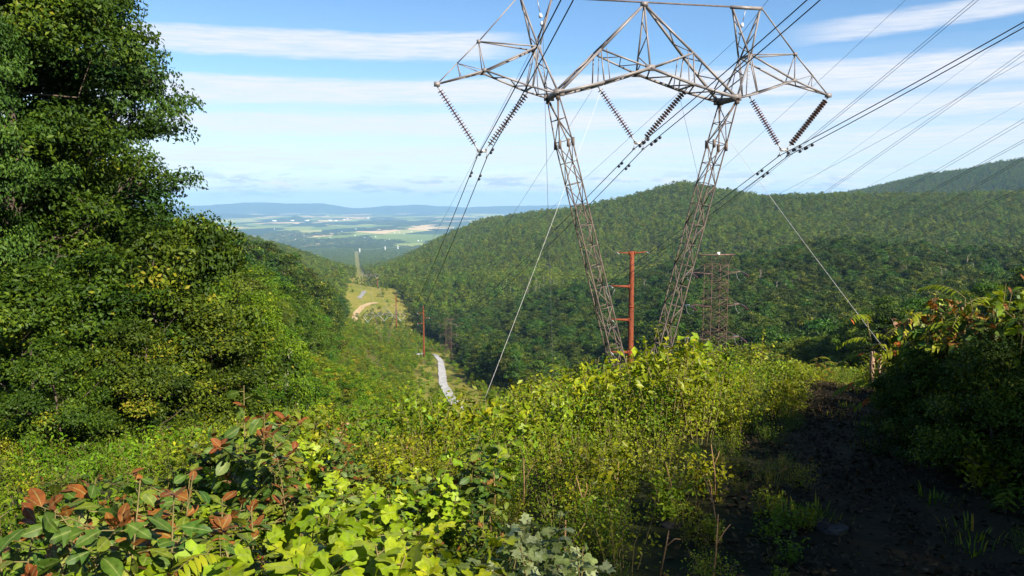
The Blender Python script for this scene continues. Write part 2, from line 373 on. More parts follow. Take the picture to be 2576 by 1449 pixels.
col[:, 0] = corridor(V[:, 0], V[:, 1]) * np.maximum(np.interp(s_, [60, 120, 560, 640], [0, .3, .3, 1]), np.clip((26 - rd_) / 10, 0, 1))
col[:, 1] = np.clip((np.hypot(V[:, 0], V[:, 1]) - 6300) / 500, 0, 1)
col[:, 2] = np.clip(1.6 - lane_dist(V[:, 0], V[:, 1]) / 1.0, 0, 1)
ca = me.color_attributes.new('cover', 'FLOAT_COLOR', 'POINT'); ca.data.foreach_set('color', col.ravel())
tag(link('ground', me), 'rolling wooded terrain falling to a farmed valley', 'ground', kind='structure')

def strip(name, pts, w, mat, lift, label, cat, wvar=.12):
    """a draped strip of track along (x,y) points"""
    pts = np.array(pts, float)
    d = np.r_[0, np.cumsum(np.hypot(*np.diff(pts, axis=0).T))]
    q = np.arange(0, d[-1], max(1.0, w * .4)); P = np.stack([np.interp(q, d, pts[:, k]) for k in (0, 1)], -1)
    for _ in range(3): P[1:-1] = (P[:-2] + 2 * P[1:-1] + P[2:]) / 4
    tg = np.gradient(P, axis=0); tg /= np.linalg.norm(tg, axis=1)[:, None]; nr = np.stack([tg[:, 1], -tg[:, 0]], -1)
    offs = np.linspace(-1, 1, 7); rows = []
    for k, o_ in enumerate(offs):
        ww = w / 2 * (1 + wvar * vnoise(q / (w * 1.6), q * 0 + k, 5)) if abs(o_) == 1 else w / 2
        X_ = P + nr * (o_ * ww if np.isscalar(ww) else (o_ * ww)[:, None])
        rows.append(np.column_stack([X_, zg(X_[:, 0], X_[:, 1]) + lift]))
    rows = np.stack(rows, 1); n, k = rows.shape[:2]
    a = np.arange(n - 1)[:, None] * k; b = np.arange(k - 1)[None]
    Q = np.stack([a + b, a + b + 1, a + k + b + 1, a + k + b], -1).reshape(-1, 4)
    return tag(link(name, mesh_np(name, rows.reshape(-1, 3), Q, [mat], smooth=True)), label, cat, kind='structure')


strip('gravel_road', [hit(*p_, lo=150) for p_ in ((1168, 1052), (1152, 1025), (1132, 1000), (1114, 965), (1112, 935), (1109, 910), (1096, 893), (1062, 888), (1045, 893))], 3.8, M['gravel'], .35,
      'pale gravel road running down the cleared strip', 'road')
strip('dirt_track', [hit(*p_, lo=500) for p_ in ((886, 822), (890, 806), (897, 788), (912, 772), (930, 765), (950, 762))], 5.5, M['dirt'], .5, 'tan dirt track curving over the far cleared slope', 'road')
strip('gravel_track', [hit(*p_, lo=600) for p_ in ((903, 752), (911, 742), (919, 733))], 4.5, M['greytrack'], .6, 'short grey gravel track on the tan hilltop clearing', 'road')

# ------------------------------------------------------------------ the guyed V tower
def lattice_mast(mb, a, b, in_hat, dep_hat, wa, wb, panels, tb=.12, ends=((.12, .25, .5), (.03, 1.2, .13)), rc=.055, rb=.03):
    """square lattice mast a->b; ends: (half width in plane, half depth, fraction over which it tapers) at bottom and top"""
    a = np.asarray(a, float); b = np.asarray(b, float); L = np.linalg.norm(b - a)
    (ea, da, fa), (eb, db, fb) = ends
    def half(q):
        x, y = wa, wb
        if q < fa: k = q / fa; x = ea + (wa - ea) * k; y = da + (wb - da) * k
        if q > 1 - fb: k = (1 - q) / fb; x = eb + (wa - eb) * k; y = db + (wb - db) * k
        return x, y
    def corner(q, sx, sy):
        x, y = half(q); return a + (b - a) * q + in_hat * x * sx + dep_hat * y * sy
    qs = np.linspace(0, 1, panels + 1)
    qs = np.unique(np.round(np.r_[qs, fa, 1 - fb], 5))
    for sx, sy in ((1, 1), (1, -1), (-1, -1), (-1, 1)):
        mb.tube([corner(q, sx, sy) for q in qs], rc, 4)
    cyc = [(1, 1), (1, -1), (-1, -1), (-1, 1)]
    for k in range(len(qs) - 1):
        for f in range(4):
            c0, c1 = cyc[f], cyc[(f + 1) % 4]
            if (k + f) % 2: c0, c1 = c1, c0
            mb.bar(corner(qs[k], *c0), corner(qs[k + 1], *c1), rb * 2)
            mb.bar(corner(qs[k + 1], *c0), corner(qs[k + 1], *c1), rb * 1.9)
def lace(mb, a0, a1, b0, b1, n, w=.055):
    """zig-zag lacing between two chords"""
    a0, a1, b0, b1 = (np.asarray(q, float) for q in (a0, a1, b0, b1))
    for k in range(n):
        q0, q1 = k / n, (k + 1) / n
        A = a0 + (a1 - a0) * q0; B = b0 + (b1 - b0) * q1
        if k % 2: A = b0 + (b1 - b0) * q0; B = a0 + (a1 - a0) * q1
        mb.bar(A, B, w)
def p3(x, dp, z): return np.array([x, dp, z], float)
def vtower_parts():
    """local frame: x along the arms, y along the line (away from viewer), z measured from the viewer's eye level"""
    out = []
    for sgn in (-1, 1):
        mb = MB(); a = p3(.32 * sgn, 0, -14.3); b = p3(5.65 * sgn, 0, 6.05)
        ax = (b - a) / np.linalg.norm(b - a); ih = np.array([ax[2], 0, -ax[0]]); dh = np.array([0, 1., 0])
        lattice_mast(mb, a, b, ih, dh, .40, .52, 16, ends=((.1, .1, .10), (.05, 1.2, .125)), rc=.048, rb=.022)
        for dp in (-1.2, 1.2): mb.box(p3(5.66 * sgn, dp, 6.0), .24, .14, .36)
        for k in (.868,):                                    # heavy splice plates where the mast head starts
            c0 = a + (b - a) * k
            for sx in (-1, 1):
                for sy in (-1, 1): mb.box(c0 + ih * .42 * sx + dh * .54 * sy, .15, .15, .5)
        out.append(('mast', mb, 'steel_dark'))
    br = MB(); H = 1.2
    pk = p3(0, 0, 11.75)
    for sy in (-1, 1):
        cb = p3(0, sy * H, 7.8)
        for sx in (-1, 1):
            leg = p3(5.62 * sx, sy * H, 6.2); bn = p3(2.85 * sx, sy * H, 6.9); un = p3(2.93 * sx, sy * H * .62, 8.85)
            br.bar(leg, un, 0.141); br.bar(un, pk, 0.126); br.bar(leg, bn, 0.148); br.bar(bn, cb, 0.148)
            br.bar(un, cb, 0.096); br.bar(un, bn, 0.067); br.bar(un + [-.35 * sx, 0, .1], bn + [-.35 * sx, 0, .1], 0.044)
        br.bar(pk, cb, 0.089)
        for sx in (-1, 1): br.box(p3(5.6 * sx, sy * H, 6.22), .62, .14, .40)
        br.box(cb, .55, .14, .36)
    for sx in (-1, 1):
        l0, l1 = p3(5.62 * sx, -H, 6.2), p3(5.62 * sx, H, 6.2); b0, b1 = p3(2.85 * sx, -H, 6.9), p3(2.85 * sx, H, 6.9)
        c0, c1 = p3(0, -H, 7.8), p3(0, H, 7.8); u0, u1 = p3(2.93 * sx, -H * .62, 8.85), p3(2.93 * sx, H * .62, 8.85)
        br.bar(l0, l1, 0.222); br.bar(b0, b1, 0.096); br.bar(u0, u1, 0.067)
        lace(br, l0, b0, l1, b1, 4, .075); lace(br, b0, c0, b1, c1, 4, .075); lace(br, l0, u0, l1, u1, 5, .06); lace(br, u0, pk, u1, pk, 4, .055); lace(br, u0, c0, u1, c1, 5, .05)
    br.bar(p3(0, -H, 7.8), p3(0, H, 7.8), 0.118); lace(br, p3(0, -H, 7.8), pk, p3(0, H, 7.8), pk, 4, .055)
    br.box(pk, .4, .3, .26)
    out.append(('bridge', br, 'steel'))
    tb = MB()
    for sgn in (-1, 1):
        ar = MB(); tip = p3(12.6 * sgn, 0, 6.66); t1 = p3(11.42 * sgn, 0, 7.88); t2 = p3(10.15 * sgn, 0, 9.16); top = p3(7.78 * sgn, 0, 11.82)
        for sy in (-1, 1):
            leg = p3(5.68 * sgn, sy * H, 6.16); mn = p3(9.85 * sgn, sy * .55, 7.45); n_ = p3(6.75 * sgn, sy * .7, 8.9); vi = p3(7.15 * sgn, sy * .98, 6.53)
            ar.bar(leg, vi, 0.096); ar.bar(vi, mn, 0.096); ar.bar(mn, tip, 0.096); ar.bar(n_, mn, 0.096); ar.bar(n_, t2, 0.074); ar.bar(t2, mn, 0.052)
            ar.bar(t1, p3(11.2 * sgn, sy * .28, 7.05), 0.041); ar.bar(t1, mn, 0.041); ar.bar(vi, n_, 0.052)
            ar.box(mn, .32, .1, .22)
        ar.bar(tip, t1, 0.067); ar.bar(t1, t2, 0.067); ar.bar(t2, top, 0.067); ar.box(tip, .34, .26, .26); ar.box(t2, .2, .2, .2)
        lace(ar, p3(5.68 * sgn, -H, 6.16), p3(9.85 * sgn, -.55, 7.45), p3(5.68 * sgn, H, 6.16), p3(9.85 * sgn, .55, 7.45), 6, .06)
        lace(ar, p3(9.85 * sgn, -.55, 7.45), tip, p3(9.85 * sgn, .55, 7.45), tip, 4, .05)
        ar.bar(p3(9.85 * sgn, -.55, 7.45), p3(9.85 * sgn, .55, 7.45), 0.089); ar.bar(p3(7.15 * sgn, -.98, 6.53), p3(7.15 * sgn, .98, 6.53), 0.089)
        out.append(('cross_arm', ar, 'steel'))
        pm = MB(); o_, i_ = p3(7.72 * sgn, 0, 11.84), p3(5.7 * sgn, 0, 11.84)
        pm.box((o_ + i_) / 2, 2.15, .18, .18)
        for sy in (-1, 1):
            n_ = p3(6.75 * sgn, sy * .7, 8.9); n2 = p3(6.6 * sgn, sy * .66, 9.0); leg = p3(5.64 * sgn, sy * H, 6.2)
            pm.bar(o_ - p3(.1 * sgn, 0, .1), n_, 0.089); pm.bar(i_ + p3(.1 * sgn, 0, -.1), n2, 0.089); pm.bar(n_, leg, 0.096)
            pm.bar(n2, p3(7.1 * sgn, sy * .98, 6.5), 0.056); pm.bar(n2, p3(6.3 * sgn, sy * 1.1, 6.35), 0.044)
        for top_ in (o_, i_): lace(pm, p3(6.75 * sgn, -.7, 8.9), top_, p3(6.75 * sgn, .7, 8.9), top_, 4, .05)
        lace(pm, p3(5.64 * sgn, -H, 6.2), p3(6.75 * sgn, -.7, 8.9), p3(5.64 * sgn, H, 6.2), p3(6.75 * sgn, .7, 8.9), 4, .055)
        pm.bar(p3(6.75 * sgn, -.7, 8.9), p3(6.75 * sgn, .7, 8.9), 0.104)
        for k in range(9):                                   # step bolts up the mast head
            q = p3(6.3 * sgn, -1.0, 6.9) + (p3(6.72 * sgn, -.72, 8.8) - p3(6.3 * sgn, -1.0, 6.9)) * k / 8
            pm.bar(q, q + [.16 * sgn, 0, 0], 0.022)
        out.append(('earth_wire_peak', pm, 'steel'))
    tb.bar(p3(-5.7, 0, 11.86), p3(5.7, 0, 11.86), 0.081)
    out.append(('tie_bar', tb, 'steel_dark'))
    bs = MB(); bs.box(p3(0, 0, -14.45), 1.5, 1.2, .5); bs.cyl(p3(0, 0, -14.25), p3(0, 0, -14.0), .3)
    out.append(('footing', bs, 'rock'))
    return [(n, mb.mesh(n, M[mt])) for n, mb, mt in out]
VT = vtower_parts()
O1 = np.array([8.0, 49.3, 0.0])
def tw(P, org): return np.asarray(org) + LX * P[0] + LD * P[1] + np.array([0, 0, P[2]])
stamp('lattice_tower', VT, 'tall guyed lattice tower with splayed twin masts and wide crossarms beside the track', 'power tower', O1, LA, 1, None)
O2 = O1 + LD * 428 + np.array([0, 0, -76.0])
O3 = O1 + LD * 905 + np.array([0, 0, -97.0])
stamp('lattice_tower', VT, 'distant guyed lattice tower standing in the green scrub of the cleared strip', 'power tower', O2, LA, 1, None)
stamp('lattice_tower', VT, 'farthest guyed lattice tower on the tan hilltop clearing', 'power tower', O3, LA, 1, None)

# insulator strings: cap, then each disc
dm = MB(); prof = [(.0, .03), (.01, .07), (.03, .185), (.052, .20), (.058, .16), (.064, .05), (.10, .03), (.165, .03)]
dm.tube([(0, 0, h) for h, r in prof], [r for h, r in prof], 10)
DISC = dm.mesh('disc', M['disc'], True)
fm = MB(); fm.cyl((0, 0, 0), (0, 0, .32), .03, k=6); fm.box((0, 0, .05), .12, .06, .16); fm.box((0, 0, .3), .09, .09, .09)
FIT = fm.mesh('end_fitting', M['fitting'])
from mathutils import Vector
def insulator(a, b, label, n=20, group='insulator strings of the guyed tower'):
    a = Vector(a); b = Vector(b); L = (b - a).length; q = (b - a).to_track_quat('Z', 'Y')
    t = thing('insulator_string', label, 'insulator', a, 0, group); t.rotation_mode = 'QUATERNION'; t.rotation_quaternion = q
    link('end_fitting', FIT, t)
    f2 = link('end_fitting', FIT, t); f2.location = (0, 0, L); f2.rotation_euler = (math.pi, 0, 0)
    stp = (L - .62) / n
    for k in range(n):
        d_ = link('disc', DISC, t); d_.location = (0, 0, .31 + stp * k); d_.scale = (1, 1, stp / .166)
    return t
ph = {'left': ((-12.6, 0, 6.55), (-7.15, 0, 6.40), (-9.98, 0, 2.85)), 'centre': ((-2.9, 0, 6.85), (2.9, 0, 6.85), (-.2, 0, 3.45)), 'right': ((7.1, 0, 6.45), (12.6, 0, 6.55), (9.62, 0, 3.15))}
ILAB = {('left', 0): 'brown disc string hanging from the outer end of the left arm', ('left', 1): 'brown disc string hanging from the left arm beside the left mast',
        ('centre', 0): 'brown disc string hanging under the middle beam, the one nearer the left mast', ('centre', 1): 'brown disc string hanging under the middle beam, the one nearer the right mast',
        ('right', 0): 'brown disc string hanging from the right arm beside the right mast', ('right', 1): 'brown disc string hanging from the outer end of the right arm'}
ym = MB(); ym.box((0, 0, 0), .62, .03, .16); ym.box((-.26, 0, .1), .1, .04, .14); ym.box((.26, 0, .1), .1, .04, .14); ym.cyl((-.3, 0, .02), (-.3, .0, -.34), .022, k=6); ym.cyl((.3, 0, .02), (.3, 0, -.34), .022, k=6)
YOKE = ym.mesh('yoke', M['fitting'])
cm = MB(); cm.tube([(0, -.22, -.03), (0, -.1, .03), (0, .1, .03), (0, .22, -.03)], [.03, .06, .06, .03], 6); CLAMP = cm.mesh('clamp', M['fitting'])
dmb = MB(); dmb.bar((0, 0, 0), (0, 0, -.1), .04); dmb.tube([(0, -.3, -.12), (0, 0, -.1), (0, .3, -.12)], .012, 5)
DAMP = dmb.mesh('messenger', M['fitting']); dwm = MB(); dwm.tube([(0, -.12, 0), (0, -.05, 0), (0, .06, 0), (0, .12, 0)], [.05, .085, .085, .05], 8); DWT = dwm.mesh('weight', M['cable'], True)

def catenary(a, mid, b, n=60):
    """parabola through three points in the vertical plane a-b"""
    a, mid, b = (np.asarray(q, float) for q in (a, mid, b))
    L = np.hypot(*(b - a)[:2]); dm_ = np.hypot(*(mid - a)[:2])
    A = np.array([[dm_, dm_ ** 2], [L, L ** 2]]); c = np.linalg.solve(A, [mid[2] - a[2], b[2] - a[2]])
    q = np.linspace(0, 1, n) ** 1.35; P = a[None, :2] + (b - a)[None, :2] * q[:, None]; h = q * L
    return np.column_stack([P, a[2] + c[0] * h + c[1] * h * h])
def through(P0, u, v):
    """point of the vertical plane through P0 along the line heading that lies on a sight line"""
    r = ray(u, v); k = (LX @ P0) / (LX @ r); return r * k
def back_span(P0, u, v, reach=115, curve=.0009):
    """uphill span: P0, the surveyed point, and on behind the viewer"""
    Q_ = through(P0, u, v); L = (P0 - Q_) @ LD; sl = (Q_[2] - P0[2]) / L
    h = np.linspace(0, reach, 40)
    z = P0[2] + (sl - curve * L) * h + curve * h * h
    return np.column_stack([P0[None, :2] - LD[None, :2] * h[:, None], z])
def wire(pts, r, label, group, name='conductor', mat='cable', k=5, cat='power line'):
    mb = MB(); mb.tube(pts, r, k); return tag(mb.build(name, M[mat], smooth=True), label, cat, group)
EXIT = {'left': ((1411, 0), (1442, 0)), 'centre': ((2030, 0), (2063, 0)), 'right': ((2576, 55), (2576, 69))}
MIDV = {'left': (1052, 780), 'centre': (1330, 655), 'right': (1640, 640)}
ORD = {'left': 'left', 'centre': 'middle', 'right': 'right'}
for name, (A_, B_, C_) in ph.items():
    C_ = np.array(C_, float)
    for k, P_ in enumerate((A_, B_)):
        off = np.array([-.24 if k == 0 else .24, 0, .1])
        insulator(tw(P_, O1), tw(C_ + off, O1), ILAB[(name, k)])
    y = thing('yoke_plate', f'metal yoke and clamps at the foot of the {ORD[name]} pair of disc strings', 'yoke', tw(C_, O1), LA, 'yokes under the insulator strings')
    link('yoke', YOKE, y)
    for sx in (-1, 1): cl = link('clamp', CLAMP, y); cl.location = (.3 * sx, 0, -.36)
    for k, sx in enumerate((-1, 1)):
        P0 = tw(C_ + [.3 * sx, 0, -.36], O1)
        up = back_span(P0, *EXIT[name][k])
        P2 = tw(C_ + [.3 * sx, 0, -.36], O2)
        mu, mv = MIDV[name]; mid = through(P0, mu + 12 * sx, mv)
        dn = catenary(P0, mid, P2)
        wire(np.vstack([up[::-1], dn[1:]]), .026, f'{"left" if k == 0 else "right"} cable of the thick pair under the {ORD[name]} insulator strings', 'thick twin cables of the guyed tower')
        dn2 = catenary(P2, (P2 + tw(C_ + [.3 * sx, 0, -.36], O3)) / 2 - np.array([0, 0, 9.]), tw(C_ + [.3 * sx, 0, -.36], O3), 30)
        wire(dn2, .03, 'far pale cable sagging over the cleared strip beyond the second tower', 'far cables over the cleared strip', mat='guy', k=4)
        for back in (0, 1):
            seq = up if back else dn
            d_ = np.r_[0, np.cumsum(np.linalg.norm(np.diff(seq, axis=0), axis=1))]
            for dist in ((1.35, 2.1) if back else (2.6,)):
                if back and dist > 2 and name == 'left': continue
                dd = dist + (.0 if k == 0 else .35)
                pos = np.array([np.interp(dd, d_, seq[:, i_]) for i_ in range(3)])
                g_ = thing('vibration_damper', f'small twin-weight damper clipped on the thick cables {"just uphill of" if back else "just downhill of"} the {ORD[name]} insulator strings', 'damper', pos, LA, f'dampers on the {ORD[name]} thick cables {"uphill" if back else "downhill"}')
                g_.rotation_euler = (math.atan2(-(seq[3, 2] - seq[0, 2]) if back else (seq[3, 2] - seq[0, 2]), np.hypot(*(seq[3] - seq[0])[:2])), 0, LA)
                link('messenger', DAMP, g_)
                for sy in (-1, 1): w_ = link('weight', DWT, g_); w_.location = (0, .3 * sy, -.12)
# pale polymer V strings on the far towers
pmb = MB(); pmb.tube([(0, 0, 0), (0, 0, .5), (0, 0, 3.9), (0, 0, 4.2)], [.03, .065, .065, .03], 6); PSTR = pmb.mesh('insulator_string', M['poly'])
for org, nm in ((O2, 'in the green scrub'), (O3, 'on the tan hilltop')):
    for name, (A_, B_, C_) in ph.items():
        for P_ in (A_, B_):
            a = Vector(tw(P_, org)); b = Vector(tw(C_, org)); o = link('insulator_string', PSTR); o.location = a
            o.rotation_mode = 'QUATERNION'; o.rotation_quaternion = (b - a).to_track_quat('Z', 'Y'); o.scale = (1, 1, (b - a).length / 4.2)
            tag(o, f'pale insulator string in a white V on the distant tower {nm}', 'insulator', f'pale insulator strings on the tower {nm}')
# earth wires on the peaks
for sgn, ex, lab in ((-1, (1362, -55), 'left'), (1, (1932, 0), 'right')):
    hang = p3(6.65 * sgn, 0, 11.75); foot = p3(6.3 * sgn, 0, 10.1)
    t = thing('earth_wire_hanger', f'short chain with pale glass bells inside the {lab} peak', 'insulator', tw(hang, O1), LA, 'earth wire hangers')
    hm = MB(); dl = foot - hang
    hm.tube([(0, 0, 0), dl * .45], .025, 5); hm.build('link_rod', M['fitting'], t)
    for k in (.5, .78):
        b_ = MB(); b_.tube([dl * k, dl * (k + .06), dl * (k + .13), dl * (k + .17)], [.04, .11, .12, .04], 8); b_.build('bell', M['poly'], t, True)
    P0 = tw(foot, O1); up = back_span(P0, *ex)
    P2 = tw(foot, O2); mid = through(P0, *((1205, 390) if sgn < 0 else (1760, 172)))
    h2 = catenary(P0, (P0 + P2) / 2 - np.array([0, 0, 7.0]), P2)
    wire(np.vstack([up[::-1], h2[1:]]), .012, f'thin earth wire passing through the {lab} peak of the guyed tower', 'thin earth wires of the guyed tower', 'earth_wire')
# guys
for a_, b_, lab in ((p3(-2.9, -1.2, 6.75), (1216, 1012, 40.5), 'pale guy wire slanting down to the thicket left of the left mast'), (p3(2.6, -1.2, 6.8), (2246, 906, 36.0), 'pale guy wire slanting down to the wooden posts by the track'),
                    (p3(-2.85, 1.2, 6.75), (1120, 800, 66), 'dark guy wire slanting away left behind the left mast'), (p3(2.85, 1.2, 6.8), (1840, 800, 72), 'dark guy wire dropping steeply behind the right mast')):
    A = tw(a_, O1); B = at_dist(*b_)
    q = np.linspace(0, 1, 24)[:, None]; P_ = A + (B - A) * q; P_[:, 2] -= (q[:, 0] * (1 - q[:, 0])) * .5
    pale = 'pale' in lab
    wire(P_, .0095 if pale else .009, lab, 'guy wires of the guyed tower', 'guy_wire', 'guy' if pale else 'cable', cat='guy wire')

# ------------------------------------------------------------------ rust steel poles
P1 = np.array([18.09, 118.63, 0.0])
def pole_parts(kind):
    sh = MB(); top, base = 0.0, -31.0
    hs = np.linspace(base, top, 9); sh.tube([(0, 0, h) for h in hs], np.interp(hs, [base, top], [.60, .33]), 12)
    bd = MB()
    for h in (-8.4, -17.2, -26.0): bd.cyl((0, 0, h - .12), (0, 0, h + .12), np.interp(h, [base, top], [.64, .37]) + .02, k=12)
    st_ = MB()
    for k in range(26):
        h = -1.0 - k * 1.15; r = np.interp(h, [base, top], [.60, .33]); st_.bar((r * (.55 if k % 2 else -.3), -r * .8, h), (r * (.55 if k % 2 else -.3) , -r * .8 - .2, h), .07)
    P_ = [('shaft', sh.mesh('shaft', M['rust'], False)), ('collar', bd.mesh('collar', M['rust'])), ('step_bolts', st_.mesh('step_bolts', M['steel_dark']))]
    arms = []
    if kind == 'near': spec = [(-1, -.25, 2.5, .10), (1, -.25, 2.3, .10), (-1, -5.3, 3.4, .17), (-1, -10.4, 3.2, .17), (-1, -15.4, 3.2, .17)]
    else: spec = [(-1, -4.3, 3.6, .17), (1, -7.2, 3.4, .17), (-1, -10.4, 3.6, .17)]
    for sg, h, L, r in spec:
        a = MB(); a.tube([(sg * .25, 0, h - .05), (sg * L, 0, h + .12)], [r * 1.25, r * .75], 8); a.box((sg * .42, 0, h - .04), .14, .5, .62)
        arms.append((sg, h, L, a.mesh('arm', M['rust'])))
    return P_, arms
PN, AN = pole_parts('near'); PF, AF = pole_parts('far')
stm = MB(); stm.tube([(0, 0, 0), (0, .2, 0), (0, .35, 0), (0, 1.9, -.25), (0, 2.05, -.27)], [.04, .04, .1, .1, .04], 7); STRAIN = stm.mesh('strain_insulator', M['poly'])
jl = MB(); jl.tube([(0, -2.0, -.3), (-.1, -1.2, -1.3), (-.15, 0, -1.75), (-.1, 1.2, -1.3), (0, 2.0, -.3)], .025, 5); JUMP = jl.mesh('jumper_loop', M['guy'])
def rust_pole(pos, near, label, scale=1.0):
    t = thing('steel_pole', label, 'utility pole', pos, LA, 'rust coloured steel poles', scale)
    for n, me_ in (PN if near else PF): link(n, me_, t)
    for sg, h, L, me_ in (AN if near else AF):
        a = link('arm', me_, t)
        for k in (-1, 1):
            s_o = link('strain_insulator', STRAIN, a); s_o.location = (sg * (L - .05), 0, h + .1); s_o.rotation_euler = (0, 0, 0 if k > 0 else math.pi); s_o.scale = (.6,) * 3 if near else (1.1,) * 3
        if near and abs(h) > 1: jo = link('jumper_loop', JUMP, a); jo.location = (sg * (L - .05), 0, h + .1)
    return t
rust_pole(P1 + [0, 0, -7.73], True, 'rust red steel pole between the two masts, with stub arms on its left')
P2_ = np.array(at_dist(1065, 770, 472)); P3_ = np.array(at_dist(996, 740, 700)); P4_ = np.array(at_dist(949, 697, 1000))
rust_pole(P2_, False, 'rust red steel pole with staggered arms beside the pale gravel road')
rust_pole(P3_, False, 'rust red steel pole at the right edge of the green scrub, before the tan hilltop', .95)
rust_pole(P4_, False, 'small rust red pole standing on the tan hilltop clearing', .8)
for sg, h, L, _ in AN:
    P0 = tw((sg * L, -2, h), P1 + [0, 0, -7.73])
    if h > -1: ex = [(2278, 0)] if sg < 0 else [(2576, 154)]
    elif h > -6: ex = [(2450, 0), (2461, 0)]
    elif h > -11: ex = [(2576, 200), (2576, 207)]
    else: ex = [(2576, 452), (2576, 458)]
    nm = 'top' if h > -1 else 'upper' if h > -6 else 'middle' if h > -11 else 'lowest'
    for k, e_ in enumerate(ex):
        if nm in ('middle', 'lowest'): continue
        P_ = back_span(P0 + LX * (.2 * k), *e_, reach=130, curve=.0006)
        wire(P_, .011 if h > -1 else .016, f'thin wire rising to the right from the {nm} {"left" if sg < 0 else "right"} arm of the near rust pole', f'wires from the {nm} arm of the near rust pole')
    b = P2_ + LX * (sg * 3.4) + np.array([0, 0, -4.3 if sg < 0 else -7.2])
    wire(catenary(tw((sg * L, 2, h), P1 + [0, 0, -7.73]), (P0 + b) / 2 - np.array([0, 0, 9.]), b), .014, f'thin wire sagging downhill from the {nm} arm of the near rust pole', 'wires between the rust poles')
for (a, b) in ((P2_, P3_), (P3_, P4_)):
    for sg, h in ((-1, -4.3), (1, -7.2), (-1, -10.4)):
        pa = a + LX * sg * 3.5 + np.array([0, 0, h]); pb = b + LX * sg * 3.3 + np.array([0, 0, h])
        wire(catenary(pa, (pa + pb) / 2 - np.array([0, 0, 5.]), pb, 24), .02, 'thin wire strung between the distant rust poles', 'wires between the distant rust poles', mat='guy', k=4)

# ------------------------------------------------------------------ square lattice towers with three pairs of arms
def sq_tower():
    out = []; bd = MB(); w0 = 1.72
    legs = [(-1, -1), (1, -1), (1, 1), (-1, 1)]
    def half(h): return w0 if h > -18.6 else w0 + (-18.6 - h) * .095
    hs = [-1.9 - 1.7 * k for k in range(0, 11)] + [-22, -26, -30.5, -36]
    for sx, sy in legs: bd.tube([(half(h) * sx, half(h) * sy, h) for h in [-1.9] + hs[1:]], .075, 4)
    for k in range(len(hs) - 1):
        for f in range(4):
            c0, c1 = legs[f], legs[(f + 1) % 4]; a, b = hs[k], hs[k + 1]
            bd.bar((half(a) * c0[0], half(a) * c0[1], a), (half(b) * c1[0], half(b) * c1[1], b), 0.059); bd.bar((half(a) * c1[0], half(a) * c1[1], a), (half(b) * c0[0], half(b) * c0[1], b), 0.059)
            if k % 2 == 0: bd.bar((half(a) * c0[0], half(a) * c0[1], a), (half(a) * c1[0], half(a) * c1[1], a), 0.063)
    out.append(('body', bd, 'brown_steel'))
    tp = MB(); tp.box((0, 0, 0), 7.4, .34, .26)
    for sx, sy in legs: tp.bar((sx * w0, sy * w0, -1.9), (sx * 1.1, 0, -.1), 0.063); tp.bar((sx * w0, sy * w0, -1.9), (sx * 3.4, 0, -.1), 0.052); tp.bar((sx * w0, sy * w0, -1.9), (-sx * .2, 0, -.1), 0.049)
    out.append(('top_beam', tp, 'brown_steel'))
    for h in (-3.55, -10.0, -16.6):
        for sx in (-1, 1):
            a = MB(); tip = (5.35 * sx, 0, h + .12)
            for sy in (-1, 1): a.bar((w0 * sx, w0 * sy, h), tip, 0.119); a.bar((w0 * sx, w0 * sy, h + 1.75), tip, 0.042)
            a.bar((w0 * sx, -w0, h), (w0 * sx, w0, h), 0.105)
            lace(a, (w0 * sx, -w0, h), tip, (w0 * sx, w0, h), tip, 5, .06)
            out.append(('cross_arm', a, 'brown_steel'))
    return [(n, mb.mesh(n, M[mt])) for n, mb, mt in out]
SQ = sq_tower()
dsi = MB(); dsi.tube([(0, 0, 0), (0, .3, -.05), (0, .5, -.08), (0, 2.4, -.5), (0, 2.6, -.55)], [.05, .05, .15, .15, .05], 7); DSTR = dsi.mesh('strain_insulator', M['disc'])
L1 = np.array(at_dist(1803, 641, 160)); L2 = np.array(at_dist(1128, 803, 500))
for pos, lab in ((L1, 'square lattice tower with three pairs of level arms right of the splayed masts'), (L2, 'far dark lattice tower standing among trees right of the gravel road')):
    t = stamp('square_tower', SQ, lab, 'power tower', pos, LA, 1, None)
    near = pos is L1
    if near:
        sg_ = MB(); sg_.box((.3, -.22, .28), .5, .05, .5); sg_.build('sign_plate', M['white'], t)
    for h in (-3.55, -10.0, -16.6):
        for sx in (-1, 1):
            for k in (0, 1):
                o = tag(link('strain_insulator', DSTR if k else STRAIN), f'{"dark" if k else "pale"} strain insulator at an arm end of the {"near" if near else "far"} square lattice tower', 'insulator', f'{"dark" if k else "pale"} insulators on the {"near" if near else "far"} square tower')
                o.location = tw((5.35 * sx, 0, h + .1), pos); o.rotation_euler = (0, 0, LA + (math.pi if k else 0)); o.scale = (1.2,) * 3
            j_ = tag(link('jumper_loop', JUMP), f'pale jumper loop hanging under an arm end of the {"near" if near else "far"} square lattice tower', 'jumper', f'jumper loops of the {"near" if near else "far"} square tower')
            j_.location = tw((5.3 * sx, 0, h), pos); j_.rotation_euler = (0, 0, LA)
SQX = {(-3.55, -1): (2576, 128), (-3.55, 1): (2576, 298), (-10.0, -1): (2576, 351), (-10.0, 1): (2576, 470), (-16.6, -1): (2576, 394)}
for (h, sx), (eu, ev) in SQX.items():
    P0 = tw((5.35 * sx, -2.4, h - .4), L1); lv = {-3.55: 'top', -10.0: 'middle', -16.6: 'lowest'}[h]
    for k in (0, 1):
        wire(back_span(P0 + LX * .35 * k, eu, ev + (9 if h > -5 else 6) * k, 190, .0004), .019, f'cable rising to the right from the {lv} {"left" if sx < 0 else "right"} arm of the square lattice tower', f'cables from the {lv} {"left" if sx < 0 else "right"} arm of the square tower')
